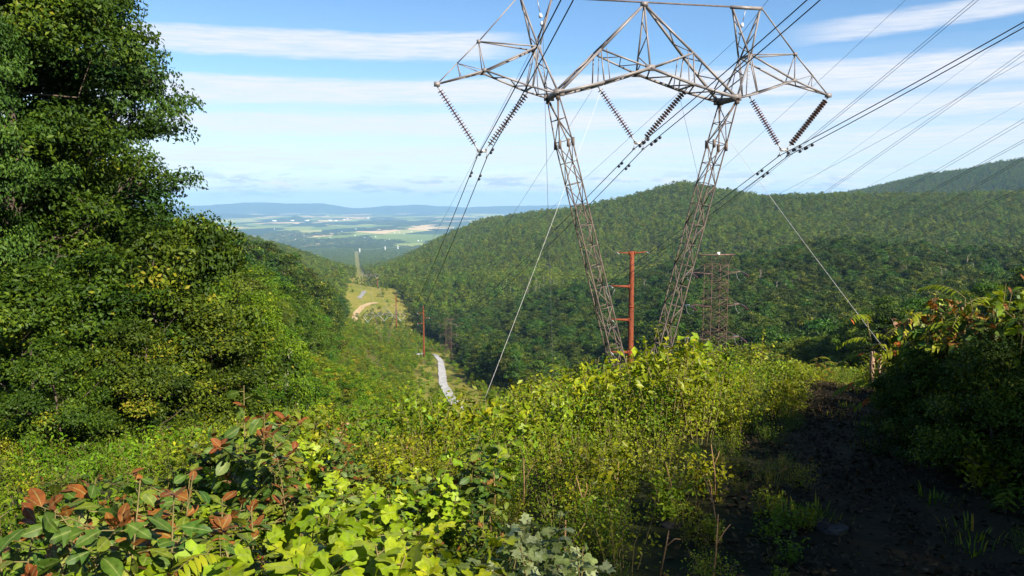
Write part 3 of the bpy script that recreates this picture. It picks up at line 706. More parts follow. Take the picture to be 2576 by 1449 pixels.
for sx in (-1, 1):
    P0 = tw((3.5 * sx, 0, 0), L1); wire(back_span(P0, 2576, 60 if sx < 0 else 255, 190, .0004), .010, f'hair thin wire rising from the {"left" if sx < 0 else "right"} end of the square tower top beam', 'earth wires of the square tower', 'earth_wire')
for h in (-3.55, -10.0, -16.6):
    for sx in (-1, 1):
        a = tw((5.35 * sx, 2.4, h - .4), L1); b = tw((5.35 * sx, 0, h), L2)
        wire(catenary(a, (a + b) / 2 - np.array([0, 0, 10.]), b), .016, 'cable sagging from the near square lattice tower to the far one', 'cables between the square lattice towers')

# fence posts and guy anchor by the track
def post(u, v0, v1, D, w, label, lean=0):
    top = at_dist(u, v0, D); b = at_dist(u, v1, D); zb = zg1(b[0], b[1])
    t = MB(); Hh = top[2] - b[2] + .9
    t.tube([(0, 0, -.6), (0, 0, .3), (lean * .5, 0, Hh - .95), (lean, 0, Hh - .9)], [w * .72, w * .7, w * .66, w * .62], 6)
    o = t.build('fence_post', M['post']); o.location = (b[0], b[1], b[2]); return tag(o, label, 'post', None)
post(2193, 884, 934, 34.0, .13, 'thick weathered timber post by the guy wire, brightly lit on one face')
post(2212, 891, 932, 35.0, .085, 'slim dark timber post beside the thick weathered one')
post(2260, 893, 948, 33.0, .08, 'leaning timber post where the pale guy wire meets the ground', .05)
post(2266, 893, 930, 34.5, .07, 'thin timber post close behind the leaning one by the guy wire', .08)

# ------------------------------------------------------------------ growth: leaves, crowns, saplings
def norm(a): return a / (np.linalg.norm(a, axis=-1, keepdims=True) + 1e-9)
def leaf_cards(P, Nn, size, asp, g, fold=.22):
    """folded lozenge leaves: 4 verts, 2 triangles each"""
    n = len(P); T = norm(np.cross(Nn, norm(g.normal(size=(n, 3))))); B = np.cross(Nn, T)
    s = size * g.uniform(.7, 1.25, n)[:, None]
    b = P - T * s * .5; t = P + T * s * .5 - Nn * s * .12; l = P + B * s * asp * .5 + Nn * s * fold * .4; r = P - B * s * asp * .5 + Nn * s * fold * .4
    V = np.stack([b, r, t, l], 1).reshape(-1, 3); k = np.arange(n)[:, None] * 4
    F = np.stack([k + [0, 1, 2], k + [0, 2, 3]], 1).reshape(-1, 3)
    return V, F
def crown_profile(q, kind):
    if kind == 'round': return np.sin(np.pi * np.clip(.12 + .83 * q, 0, 1)) ** .65
    if kind == 'tall': return np.clip(.62 + .55 * q - .25 * q * q, 0, 1) * np.clip((1.02 - q) * 2.6, 0, 1) ** .6
    if kind == 'bush': return np.clip(1.05 - .35 * q, 0, 1) * np.clip((1.02 - q) * 2.2, 0, 1) ** .6
def tree_parts(seed, H, cr, base, ncl, nl, ls, clr, leafmat, kind='round', asp=.55, limbs=26, flat=.62, up=.55, trunk_r=None, twig=0):
    g = np.random.default_rng(seed)
    # clump centres spread through the crown, more of them near its surface
    C_ = []; tries = 0
    while len(C_) < ncl and tries < 20000:
        tries += 1
        q = g.uniform(0, 1); an = g.uniform(0, 2 * np.pi); rr = cr * crown_profile(q, kind) * (1 + .22 * math.sin(an * 3 + seed + q * 5)) * g.uniform(.15, 1) ** .55
        c = np.array([rr * math.cos(an), rr * math.sin(an), H * (base + (1 - base) * q * .96)])
        if all(np.linalg.norm((c - o) * [1, 1, 1.3]) > clr * .72 for o in C_[-60:]): C_.append(c)
    C_ = np.array(C_); n = nl * len(C_)
    d = norm(g.normal(size=(n, 3))); r = g.uniform(.0, 1, n) ** .42
    cs = np.repeat(C_, nl, 0); R_ = (clr * g.uniform(.75, 1.3, len(C_))).repeat(nl)
    d[:, 2] = np.where(d[:, 2] < -.35, -d[:, 2] * .6, d[:, 2])
    P = cs + d * (R_ * r)[:, None] * [1, 1, flat]
    outw = norm(cs * [1, 1, 0] + [1e-3, 0, 0])
    N_ = norm(d * .55 + outw * .35 + np.array([0, 0, up]) + g.normal(size=(n, 3)) * .55)
    V, F = leaf_cards(P, N_, ls, asp, g)
    tone = np.clip(.42 + .2 * g.normal(size=len(C_)).repeat(nl) + .20 * g.normal(size=n), 0, 1)
    crown = mesh_np('crown', V, F, [leafmat], {'leaf': np.repeat(tone, 2)})
    mb = MB(); tr = trunk_r or H * .017
    ks = np.linspace(0, .9, 8); px_ = np.cumsum(g.normal(size=8) * .012 * H); py_ = np.cumsum(g.normal(size=8) * .012 * H); px_ -= px_[0]; py_ -= py_[0]
    hs = ks * H; mb.tube(np.column_stack([px_, py_, hs - .4 * (ks == 0)]), tr * (1.25 - ks * 1.15), 7)
    for c in C_[g.permutation(len(C_))[:limbs]]:
        h0 = np.clip(c[2] - np.hypot(c[0], c[1]) * g.uniform(.4, .9), H * .12, H * .8)
        a = np.array([np.interp(h0, hs, px_), np.interp(h0, hs, py_), h0]); mid = (a + c) / 2 + g.normal(size=3) * .1 * cr - [0, 0, .06 * cr]
        rr = tr * .42 * (1.1 - h0 / H)
        mb.tube([a, mid, c], [rr, rr * .7, rr * .25], 5, False)
        for _ in range(twig):
            e = c + norm(g.normal(size=3)) * clr * .9; mb.tube([mid * .3 + c * .7, (c + e) / 2 + g.normal(size=3) * .08, e], [rr * .35, rr * .2, rr * .08], 4, False)
    return [('trunk', mb.mesh('trunk', M['bark'], True)), ('crown', crown)]
def merged(name, parts):
    """one mesh out of trunk and crown, for growth that nobody could count"""
    bmx = []; Vs = []; Fs = []; mi = []; at = []; off = 0; mats = []
    for k, (n, me_) in enumerate(parts):
        v = np.empty(len(me_.vertices) * 3, np.float32); me_.vertices.foreach_get('co', v); Vs.append(v.reshape(-1, 3))
        me_.calc_loop_triangles(); t = np.empty(len(me_.loop_triangles) * 3, np.int32); me_.loop_triangles.foreach_get('vertices', t); t = t.reshape(-1, 3)
        pi = np.empty(len(t), np.int32); me_.loop_triangles.foreach_get('polygon_index', pi)
        if 'leaf' in me_.attributes:
            a = np.empty(len(me_.polygons), np.float32); me_.attributes['leaf'].data.foreach_get('value', a); at.append(a[pi])
        else: at.append(np.zeros(len(t)))
        Fs.append(t + off); mi.append(np.full(len(t), k)); off += len(me_.vertices); mats.append(me_.materials[0])
    me_ = mesh_np(name, np.vstack(Vs), np.vstack(Fs), mats, {'leaf': np.concatenate(at)}, midx=np.concatenate(mi))
    return me_

OAK = tree_parts(11, 15, 4.6, .05, 250, 430, .155, .95, M['leaf_oak'], 'tall', .5, 60, .78, .42, .17, 2)
OAKD = tree_parts(12, 14, 4.3, .06, 225, 420, .155, .95, M['leaf_dark'], 'tall', .55, 50, .6, .5, .22, 2)
UNDER = [tree_parts(20 + k, 6.0, 2.6, .02, 64, 270, .15, .68, M['leaf_oak'], 'bush', .55, 30, .88, .4, .07, 2) for k in range(3)]
UNDG = [tree_parts(26 + k, 6.0, 2.4, .02, 60, 320, .13, .66, M['leaf_green'], 'bush', .55, 30, .88, .4, .07, 2) for k in range(2)]
MIDG = [tree_parts(36 + k, 12, 3.9, .08, 110, 120, .25, 1.05, M['leaf_green'], 'round', .6, 24, .65, .55, .16) for k in range(2)]
MIDT = [tree_parts(30 + k, 12, 3.9, .08, 110, 120, .26, 1.05, M['leaf_mid'], 'round', .6, 24, .65, .55, .16) for k in range(4)]
FART = [tree_parts(40 + k, 13, 4.3, .12, 74, 50, .48, 1.2, M['leaf_spur'], 'round', .65, 10, .65, .6, .16) for k in range(5)]
VFAR = [tree_parts(50 + k, 13, 4.6, .16, 34, 16, .98, 1.45, M['leaf_far'], 'round', .7, 2, .65, .7, .16) for k in range(5)]

def leaf_shape(kind):
    """midrib and edge stations -> (V, F), stalk at the origin, tip at +Y, face up"""
    if kind == 'tulip': my = [0, .1, .2, .32, .46, .62, .76, .87]; ey = [0, .0, .2, .36, .47, .62, .8, 1.0]; wl = wr = [.01, .28, .50, .42, .27, .30, .40, .28]
    elif kind == 'entire': my = ey = [0, .1, .25, .45, .65, .82, .94, 1.0]; wl = wr = [.01, .09, .19, .27, .29, .22, .11, .005]
    elif kind == 'mitten': my = [0, .1, .25, .45, .6, .78, .92, 1.0]; ey = [0, .1, .3, .58, .52, .75, .92, 1.0]; wl = [.01, .10, .24, .40, .17, .22, .13, .005]; wr = [.01, .09, .19, .27, .29, .23, .11, .005]; ey = [0, .1, .25, .5, .55, .76, .92, 1.0]
    elif kind == 'three': my = [0, .1, .25, .45, .6, .78, .92, 1.0]; ey = [0, .1, .3, .56, .50, .74, .92, 1.0]; wl = wr = [.01, .10, .26, .42, .16, .20, .12, .005]
    elif kind == 'maple': my = [0, .08, .2, .34, .5, .68, .86, 1.0]; ey = [0, -.06, .22, .42, .48, .74, .8, 1.0]; wl = wr = [.01, .28, .34, .58, .26, .32, .13, .005]
    else: my = ey = [0, .12, .35, .6, .82, 1.0]; wl = wr = [.005, .10, .145, .12, .07, .003]
    my, ey, wl, wr = (np.array(q, float) for q in (my, ey, wl, wr)); n = len(my)
    dz = lambda y: -.22 * y * y
    mid = np.column_stack([np.zeros(n), my, dz(my)]); Lf = np.column_stack([-wl, ey, dz(ey) + .16 * wl - .30 * wl * wl]); Rt = np.column_stack([wr, ey, dz(ey) + .16 * wr - .30 * wr * wr])
    V = np.vstack([mid, Lf, Rt]); F = []
    for k in range(n - 1):
        F += [(k, k + 1, n + k + 1), (k, n + k + 1, n + k), (k, 2 * n + k, 2 * n + k + 1), (k, 2 * n + k + 1, k + 1)]
    return V, np.array(F)
SH = {k: leaf_shape(k) for k in ('tulip', 'entire', 'mitten', 'three', 'maple', 'lance')}
class Foliage:
    def __init__(s): s.V = []; s.F = []; s.A = []; s.B = []; s.n = 0; s.g = np.random.default_rng(5)
    def leaf(s, kind, pos, ydir, up, size, tone):
        V, F = SH[kind]; y = norm(np.asarray(ydir, float)); x = norm(np.cross(y, up)); z = np.cross(x, y)
        V = V * [1, 1, s.g.uniform(.3, 2.6)]; V[:, 2] += s.g.normal() * .18 * V[:, 0] * V[:, 1] + s.g.normal() * .10 * np.sin(V[:, 1] * 5) * np.abs(V[:, 0]) * 2
        s.B.append(np.r_[np.ones(len(V) // 3), np.zeros(len(V) - len(V) // 3)])
        s.V.append(np.asarray(pos) + size * (V @ np.stack([x, y, z]))); s.F.append(F + s.n); s.A.append(np.full(len(F), tone)); s.n += len(V)
    def mesh(s, mat, name='foliage'):
        me = mesh_np(name, np.vstack(s.V), np.vstack(s.F), [mat], {'leaf': np.concatenate(s.A)})
        at = me.attributes.new('rib', 'FLOAT', 'POINT'); at.data.foreach_set('value', np.concatenate(s.B).astype(np.float32)); return me
def sapling(seed, H, nst, kinds, size, leafmat, red=0.0, nodes=16, spread=.5, stemmat='stem', petiole=.5, branch=0):
    g = np.random.default_rng(seed); fo = Foliage(); mb = MB()
    UP = np.array([0, 0, 1.0])
    def shoot(a, b, n, sz, r):
        mid = (a + b) / 2 + g.normal(size=3) * .05 * np.linalg.norm(b - a); q = np.linspace(0, 1, 9)[:, None]
        P = (1 - q) ** 2 * a + 2 * q * (1 - q) * mid + q * q * b
        mb.tube(P, np.linspace(r, r * .35, 9), 5, False); ph_ = g.uniform(0, 6.3)
        for k in range(n):
            f = .18 + .82 * (k + g.uniform(0, .5)) / n; p_ = np.array([np.interp(f, q[:, 0], P[:, i]) for i in range(3)])
            an = ph_ + k * 2.4; s_ = sz * g.uniform(.7, 1.15) * (1.05 - .35 * f)
            out = np.array([math.cos(an), math.sin(an), g.uniform(-.15, .6)]); pe = p_ + out * s_ * petiole * g.uniform(.5, 1.2)
            mb.tube([p_, pe], [.0035, .0025], 4, False)
            u_ = norm(UP + g.normal(size=3) * .6 + np.array([.15, -.35, 0]))
            fo.leaf(kinds[g.integers(len(kinds))], pe, out * [1, 1, .25] + [0, 0, g.uniform(-.55, .15)], u_, s_, g.uniform(0, .86))
        tip = P[-1]; nt_ = 6
        for k in range(nt_):
            an = ph_ + k * 6.28 / nt_ + g.uniform(-.3, .3); isr = g.uniform() < red; s_ = sz * g.uniform(.42, .72)
            out = np.array([math.cos(an), math.sin(an), g.uniform(.35, 2.2)])
            fo.leaf(kinds[g.integers(len(kinds))] if not isr else kinds[g.integers(len(kinds))], tip - (tip - P[-3]) * g.uniform(0, 1.1), out, norm(UP - out * .5 * g.uniform(.2, 1.6) + g.normal(size=3) * .35), s_, g.uniform(.9, 1) if isr else g.uniform(.4, .86))
    for k in range(nst):
        an = g.uniform(0, 6.28); b = np.array([math.cos(an) * spread * g.uniform(.2, 1), math.sin(an) * spread * g.uniform(.2, 1), H * g.uniform(.72, 1.0)]) * (1 if k else np.array([.35, .35, 1 / .86]))
        a = np.array([g.normal() * .05, g.normal() * .05, -.15]); shoot(a, b, nodes, size, .006 + .002 * H)
        for _ in range(branch):
            f = g.uniform(.35, .85); s0 = a + (b - a) * f; an = g.uniform(0, 6.28)
            shoot(s0, s0 + np.array([math.cos(an) * .32, math.sin(an) * .32, g.uniform(.1, .35)]) * g.uniform(.6, 1.2), max(5, nodes // 2), size * .9, .004)
    return [('stem', mb.mesh('stem', M[stemmat], True)), ('foliage', fo.mesh(leafmat))]
def sumac(seed, H, nst, leafmat, flen=.5, nf=11, red=.0):
    g = np.random.default_rng(seed); fo = Foliage(); mb = MB(); UP = np.array([0, 0, 1.0])
    for k in range(nst):
        an = g.uniform(0, 6.28); top = np.array([math.cos(an) * .35 * k, math.sin(an) * .35 * k, H * g.uniform(.7, 1)]); a = np.array([g.normal() * .06, g.normal() * .06, -.2])
        q = np.linspace(0, 1, 6)[:, None]; P = a + (top - a) * q + np.sin(q * 3) * g.normal(size=3) * .05; mb.tube(P, np.linspace(.016, .008, 6), 5, False)
        for j in range(nf):
            f = .45 + .55 * j / (nf - 1); p_ = a + (top - a) * f; an = j * 2.4 + g.uniform(-.3, .3); el = g.uniform(.25, .55) + .5 * (f > .9)
            L = flen * g.uniform(.75, 1.2); w = np.linspace(0, 1, 12)
            cx = L * w; cz = L * (el * w - .75 * w * w); ray_ = np.column_stack([cx * math.cos(an), cx * math.sin(an), cz]) + p_
            mb.tube(ray_, np.linspace(.005, .002, 12), 4, False); tone0 = g.uniform(.15, .85); sd = np.array([-math.sin(an), math.cos(an), 0])
            for i_ in range(2, 12):
                tg = norm(ray_[i_] - ray_[i_ - 1]); s_ = L * .23 * (1.15 - .5 * abs(w[i_] - .45)); tone = tone0 + g.uniform(-.12, .12)
                if g.uniform() < red: tone = 1.0
                for sg in (-1, 1): fo.leaf('lance', ray_[i_], sd * sg + tg * .45 + [0, 0, -.28], norm(UP + sd * sg * .3 + g.normal(size=3) * .12), s_, np.clip(tone, 0, 1))
    return [('stem', mb.mesh('stem', M['stem'], True)), ('fronds', fo.mesh(leafmat, 'fronds'))]
def brush(seed, H, w, n, ls, leafmat, asp=.55, stems=9):
    """a tangle of small leaved shoots"""
    g = np.random.default_rng(seed); mb = MB(); Ps = []
    for k in range(stems):
        an = g.uniform(0, 6.28); r = w * g.uniform(0, 1) ** .5; b = np.array([r * math.cos(an), r * math.sin(an), H * g.uniform(.6, 1.1)]); a = b * [.35, .35, 0] - [0, 0, .15]
        mb.tube([a, (a + b) / 2 + g.normal(size=3) * .06, b], [.008, .006, .003], 4, False)
        m_ = n // stems; f = g.uniform(.25, 1.03, m_) ** .8; Ps.append(a + (b - a) * f[:, None] + g.normal(size=(m_, 3)) * w * .2 * [1, 1, .6])
    P = np.vstack(Ps); N_ = norm(np.array([0, 0, .75]) + g.normal(size=P.shape) * .55)
    V, F = leaf_cards(P, N_, ls, asp, g)
    cl = np.repeat(g.uniform(.1, .9, stems), n // stems); tone = np.clip(cl * .6 + .4 * g.uniform(0, 1, len(P)), 0, 1)
    return [('stem', mb.mesh('stem', M['stem'])), ('foliage', mesh_np('foliage', V, F, [leafmat], {'leaf': np.repeat(tone, 2)}))]
def grass_tuft(seed, H, n=46, mat='grass'):
    g = np.random.default_rng(seed); V = []; F = []; A = []
    for k in range(n):
        an = g.uniform(0, 6.28); r = g.uniform(0, .22); b = np.array([r * math.cos(an), r * math.sin(an), -.05]); ln = H * g.uniform(.5, 1.1); d = np.array([math.cos(an), math.sin(an), 0]) * ln * g.uniform(.1, .5); sd = np.array([-math.sin(an), math.cos(an), 0]) * .006
        m_ = b + d * .4 + [0, 0, ln * .6]; t = b + d + [0, 0, ln * .95]; o = len(V); V += [b - sd, b + sd, m_ + sd, m_ - sd, t]; F += [(o, o + 1, o + 2), (o, o + 2, o + 3), (o + 3, o + 2, o + 4)]; A += [g.uniform()] * 3
    return mesh_np('grass_tuft', V, np.array(F), [M[mat]], {'leaf': A})

def scatter(name, P, rz, scl, idx, meshes, label, cat, prefix, tilt=None):
    """instances for growth nobody could count; meshes live in an unlinked collection"""
    col = bpy.data.collections.new(prefix)
    for k, me_ in enumerate(meshes): o = bpy.data.objects.new(f'{prefix}_{k:02d}', me_); col.objects.link(o)
    me_ = bpy.data.meshes.new(name); P = np.asarray(P, np.float32); me_.vertices.add(len(P)); me_.vertices.foreach_set('co', P.ravel())
    a = me_.attributes.new('rz', 'FLOAT_VECTOR', 'POINT'); rv = np.zeros((len(P), 3), np.float32); rv[:, 2] = rz
    if tilt is not None: rv[:, 0] = tilt
    a.data.foreach_set('vector', rv.ravel())
    sc3 = np.asarray(scl, np.float32); sc3 = np.repeat(sc3[:, None], 3, 1) if sc3.ndim == 1 else sc3
    a = me_.attributes.new('scl', 'FLOAT_VECTOR', 'POINT'); a.data.foreach_set('vector', sc3.ravel())
    a = me_.attributes.new('idx', 'INT', 'POINT'); a.data.foreach_set('value', np.asarray(idx, np.int32))
    ng = bpy.data.node_groups.new(name + '_nodes', 'GeometryNodeTree')
    ng.interface.new_socket('Geometry', in_out='INPUT', socket_type='NodeSocketGeometry'); ng.interface.new_socket('Geometry', in_out='OUTPUT', socket_type='NodeSocketGeometry')
    gi = ng.nodes.new('NodeGroupInput'); go = ng.nodes.new('NodeGroupOutput'); ip = ng.nodes.new('GeometryNodeInstanceOnPoints'); ci = ng.nodes.new('GeometryNodeCollectionInfo')
    ci.inputs['Collection'].default_value = col; ci.inputs['Separate Children'].default_value = True; ci.inputs['Reset Children'].default_value = True
    def attr(nm, dt): n = ng.nodes.new('GeometryNodeInputNamedAttribute'); n.data_type = dt; n.inputs['Name'].default_value = nm; return n.outputs['Attribute']
    L_ = ng.links.new
    L_(gi.outputs[0], ip.inputs['Points']); L_(ci.outputs[0], ip.inputs['Instance']); ip.inputs['Pick Instance'].default_value = True
    L_(attr('idx', 'INT'), ip.inputs['Instance Index']); L_(attr('rz', 'FLOAT_VECTOR'), ip.inputs['Rotation']); L_(attr('scl', 'FLOAT_VECTOR'), ip.inputs['Scale'])
    L_(ip.outputs[0], go.inputs[0])
    o = link(name, me_); md = o.modifiers.new('scatter', 'NODES'); md.node_group = ng
    return tag(o, label, cat, kind='stuff')

# ------------------------------------------------------------------ trees by the viewer's left, each set by hand
def plant_px(parts, H0, u, vtop, D, label, wide=1.0, rz=None, group=None, name='broadleaf_tree', cat='tree', hs=None):
    b = at_dist(u, 700, D); zb = zg1(b[0], b[1]); H_ = hs or (at_dist(u, vtop, D)[2] - zb); k = H_ / H0
    return stamp(name, parts, label, cat, (b[0], b[1], zb - .1), rng.uniform(0, 6.28) if rz is None else rz, (k * wide, k * wide, k), group)
NEAR = [
    (OAK, 15, 40, -300, 25, 'tall oak towering at the picture edge over the left thicket', .95, .6),
    (OAKD, 14, 235, -130, 31, 'dark green oak behind the tall oak, its crown edge standing against the sky', .78, 2.2),
    (OAKD, 14, -80, -420, 30, 'dark tree crown behind the tall oak at the very corner of the picture', 1.1, 4.0),
    (OAKD, 14, -60, -60, 21, 'dark leafy tree filling the left picture edge before the tall oak trunk', .62, 5.2),
    (UNDER[0], 6, 520, 540, 22, 'yellow-green young tree whose leafy twigs reach in front of the distant hill', .8, .3),
    (UNDER[1], 6, 390, 570, 20, 'bushy young tree at the foot of the dark oak', 1.05, 1.4),
    (UNDER[2], 6, 215, 620, 18, 'bushy young tree in front of the tall oak trunk', 1.1, 2.6),
    (UNDER[0], 6, 40, 660, 16, 'broad leafy bush tree at the left picture edge under the oak', 1.1, 3.9),
    (UNDG[1], 6, 655, 730, 32, 'rounded fresh green young tree on the slope just below the twigs against the hill', .8, 5.0),
    (UNDER[2], 6, 520, 760, 19, 'low bushy tree below the yellow-green young tree', 1.1, .9),
    (UNDER[1], 6, 330, 800, 15.5, 'low bushy tree under the dark oak beside the shaded hollow', 1.1, 3.0),
    (UNDER[2], 6, 120, 830, 13.5, 'low dense bush tree on the left with shaded gaps beneath', 1.0, 4.4),
    (UNDG[0], 6, 700, 810, 36, 'fresh green young tree near the bleached snag', .95, 2.0),
    (UNDG[1], 6, 590, 870, 25, 'fresh green bushy tree just above the red-tipped plant', 1.1, 1.1),
]
for p_, H0, u, vt, D, lab, wd, rz in NEAR: plant_px(p_, H0, u, vt, D, lab, wd, rz)

# trees beside and behind the viewer, on the right: they shade the track
for k in range(9):
    q = k / 8; x = 13.1 + 9.5 * q + (k % 2) * .5; y = -11.5 + 11.5 * q
    t = stamp('broadleaf_tree', MIDT[k % 4], 'tall tree beside the track, out of the picture on the right', 'tree', (x, y, zg1(x, y) - .1), k * 1.7, (1.0, 1.0, 1.0), 'shade trees beyond the picture')
for k in range(8):
    q = k / 7; x = 14.6 + 9.6 * q; y = -13.2 + 11.8 * q
    stamp('broadleaf_tree', UNDER[k % 3], 'tall tree beside the track, out of the picture on the right', 'tree', (x, y, zg1(x, y) - .1), k * 2.1, (1.5, 1.5, 1.85), 'shade trees beyond the picture')
for x, y in ((17, -14.5), (19, -11), (21, -8), (16, -19), (20, -14), (24, -8), (28, -4), (20, -21), (29, -13)):
    stamp('broadleaf_tree', MIDT[int(x) % 4], 'tall tree beside the track, out of the picture on the right', 'tree', (x, y, zg1(x, y) - .1), x, 1.1, 'shade trees beyond the picture')

# ------------------------------------------------------------------ the woods: candidates on a jittered grid, hidden ones dropped
RMAX = np.maximum.accumulate(np.where(RR > 60, (GZ.reshape(RR.shape) + 3) / RR, -9), axis=0)
def seen(x, y, ztop):
    D = np.hypot(x, y); az = np.arctan2(x, y); ia = np.clip(np.searchsorted(azs, az), 0, nA - 1); ir = np.clip(np.searchsorted(rad, D) - 2, 0, len(rad) - 1)
    return (ztop / D) > RMAX[ir, ia] - .0008
ROADS = np.array([hit(*p_, lo=150) for p_ in ((1168, 1052), (1150, 1025), (1130, 1000), (1113, 965), (1111, 935), (1108, 910), (1094, 893))])
def road_dist(x, y):
    best = np.full(np.shape(x), 1e9)
    for a, b in zip(ROADS[:-1], ROADS[1:]):
        ab = b - a; t_ = np.clip(((x - a[0]) * ab[0] + (y - a[1]) * ab[1]) / (ab @ ab), 0, 1); best = np.minimum(best, np.hypot(x - a[0] - t_ * ab[0], y - a[1] - t_ * ab[1]))
    return best
def jgrid(D0, D1, a0, a1, sp, g):
    n = int(D1 / sp) + 1; xs = np.arange(-n, n) * sp; ys = np.arange(0, n) * sp
    X, Y = np.meshgrid(xs, ys); X = X.ravel() + g.uniform(-.42, .42, X.size) * sp; Y = Y.ravel() + g.uniform(-.42, .42, Y.size) * sp
    D = np.hypot(X, Y); az = np.degrees(np.arctan2(X, Y)); k = (D > D0) & (D < D1) & (az > a0) & (az < a1)
    return X[k], Y[k]
def wood(D0, D1, sp, a0=-40, a1=40):
    X, Y = jgrid(D0, D1, a0, a1, sp, rng); k = ~corridor(X, Y); X, Y = X[k], Y[k]; z = zg(X, Y); k = seen(X, Y, z + 16); return np.column_stack([X[k], Y[k], z[k]])
near_w = wood(34, 330, 5.6)
s_n = near_w[:, 0] * LD[0] + near_w[:, 1] * LD[1]; t_n = near_w[:, 0] * LX[0] + near_w[:, 1] * LX[1]; D_n = np.hypot(near_w[:, 0], near_w[:, 1])
keep = np.where(t_n < 0, (t_n > -95) | (D_n > 60), (D_n > 120)); near_w, t_n, D_n = near_w[keep], t_n[keep], D_n[keep]
az_n = np.degrees(np.arctan2(near_w[:, 0], near_w[:, 1])); order = np.argsort(np.where(np.abs(az_n) < 33.5, D_n, 1e5))
NT = 272
ZLAB = [('broadleaf tree in the dense green wood on the left slope above the cleared strip', 'trees on the left slope'),
        ('broadleaf tree in the wood close beyond the thicket on the left', 'nearer trees of the left slope'),
        ('broadleaf tree in the shaded wood filling the hollow right of the gravel road', 'trees in the hollow right of the road'),
        ('broadleaf tree in the wood behind the lattice masts and the rust pole', 'trees behind the towers')]
for k in order[:NT]:
    x, y, z = near_w[k]; D = D_n[k]; sc_ = rng.uniform(.78, 1.18) * (.72 if D < 70 else .92 if D < 140 else 1.05)
    left = t_n[k] < 10; zi = (1 if D < 130 else 0) if left else (2 if az_n[k] < 4 else 3)
    pr = (MIDG[rng.integers(2)] if left and rng.uniform() < .55 else MIDT[rng.integers(4)]) if D < 210 else FART[rng.integers(5)]
    stamp('broadleaf_tree', pr, ZLAB[zi][0], 'tree', (x, y, z - .2), rng.uniform(0, 6.28), (sc_, sc_, sc_ * rng.uniform(.9, 1.12)), ZLAB[zi][1])
rest = near_w[order[NT:]]
m1 = np.vstack([rest, wood(330, 760, 6.4)]); m2 = np.vstack([wood(760, 2750, 8.0), wood(2750, 3600, 9.0, 17, 40)]); m3 = wood(2750, 6500, 15, -24, 12)
print('woods', len(near_w), len(m1), len(m2), len(m3))
FMESH = [merged('far_tree', p_) for p_ in FART]; VMESH = [merged('distant_tree', p_) for p_ in VFAR]
nf, nv = len(FMESH), len(VMESH)
P = np.vstack([m1, m2, m3]); n1_, n2_, n3_ = len(m1), len(m2), len(m3)
idx = np.r_[rng.integers(0, nf, n1_), nf + rng.integers(0, nv, n2_ + n3_)]
scl = np.r_[rng.uniform(.65, 1.35, n1_), rng.choice([.6, .75, .9, 1.0, 1.2], n2_) * rng.uniform(.85, 1.15, n2_), rng.uniform(1.5, 2.1, n3_)]
scl = np.column_stack([scl, scl, scl * np.r_[rng.uniform(.85, 1.15, n1_ + n2_), rng.uniform(.5, .7, n3_)]])
P[:, 2] -= .3
scatter('forest', P, rng.uniform(0, 6.28, len(P)), scl, idx, FMESH + VMESH, 'dense broadleaf forest covering the hillsides around the valley', 'forest', 'woodland')
# woods and hedges of the far plain
X, Y = jgrid(6450, 17000, -20, 8, 70, rng); nz_ = vnoise(X / 900, Y / 2400, 8) + .6 * vnoise(X / 330, Y / 800, 9); k = nz_ > .42; X, Y = X[k], Y[k]
scatter('plain_woods', np.column_stack([X, Y, zg(X, Y) - 1]), rng.uniform(0, 6.28, len(X)), np.column_stack([rng.uniform(6, 9, len(X))] * 2 + [rng.uniform(.9, 1.3, len(X))]), rng.integers(0, nv, len(X)), VMESH, 'scattered woods and hedges between fields of the far valley', 'woods', 'plain_tree')

# bleached dead trees
def dead_parts(seed, H):
    g = np.random.default_rng(seed); mb = MB(); mb.tube([(0, 0, -.3), (g.normal() * .1, g.normal() * .1, H * .5), (g.normal() * .25, g.normal() * .25, H)], [H * .016, H * .012, H * .004], 6)
    b = MB()
    for k in range(9):
        h = H * g.uniform(.4, .95); an = g.uniform(0, 6.28); L = H * g.uniform(.08, .2); b.tube([(0, 0, h), (math.cos(an) * L * .5, math.sin(an) * L * .5, h + L * .35), (math.cos(an) * L * .8, math.sin(an) * L * .8, h + L)], [H * .006, H * .004, H * .002], 4, False)
    return [('trunk', mb.mesh('trunk', M['deadwood'])), ('branches', b.mesh('branches', M['deadwood']))]
DEAD = [dead_parts(60 + k, 12) for k in range(3)]
for zone, lab in (((1260, 1420, 700, 735, 26), 'bleached dead tree in the pale streak left of the left mast'), ((2150, 2480, 650, 720, 34), 'bleached dead tree on the wooded spur right of the square lattice tower'),
                  ((1880, 2010, 700, 800, 16), 'bleached dead tree just right of the square lattice tower'), ((1590, 1720, 690, 770, 14), 'bleached dead tree between the rust pole and the right mast')):
    u0, u1, v0, v1, n = zone
    for k in range(n):
        u, v = rng.uniform(u0, u1), rng.uniform(v0, v1); x, y = hit(u, v + 28, lo=250, hi=1500)
        stamp('dead_tree', DEAD[k % 3], lab, 'dead tree', (x, y, zg1(x, y)), rng.uniform(0, 6), (.85, .85, rng.uniform(.9, 1.35)), lab.replace('bleached dead tree', 'dead trees'))
b = at_dist(718, 932, 36); SN = MB(); SN.tube([(0, 0, -3), (.05, 0, .1), (.16, 0, .8), (.26, 0, 1.35)], [.1, .085, .06, .02], 6); SN.tube([(.1, 0, .45), (.3, .02, .9)], [.03, .01], 5)
o = SN.build('dead_snag', M['deadwood']); o.location = b; tag(o, 'bleached broken snag leaning out of the left wood', 'dead tree')

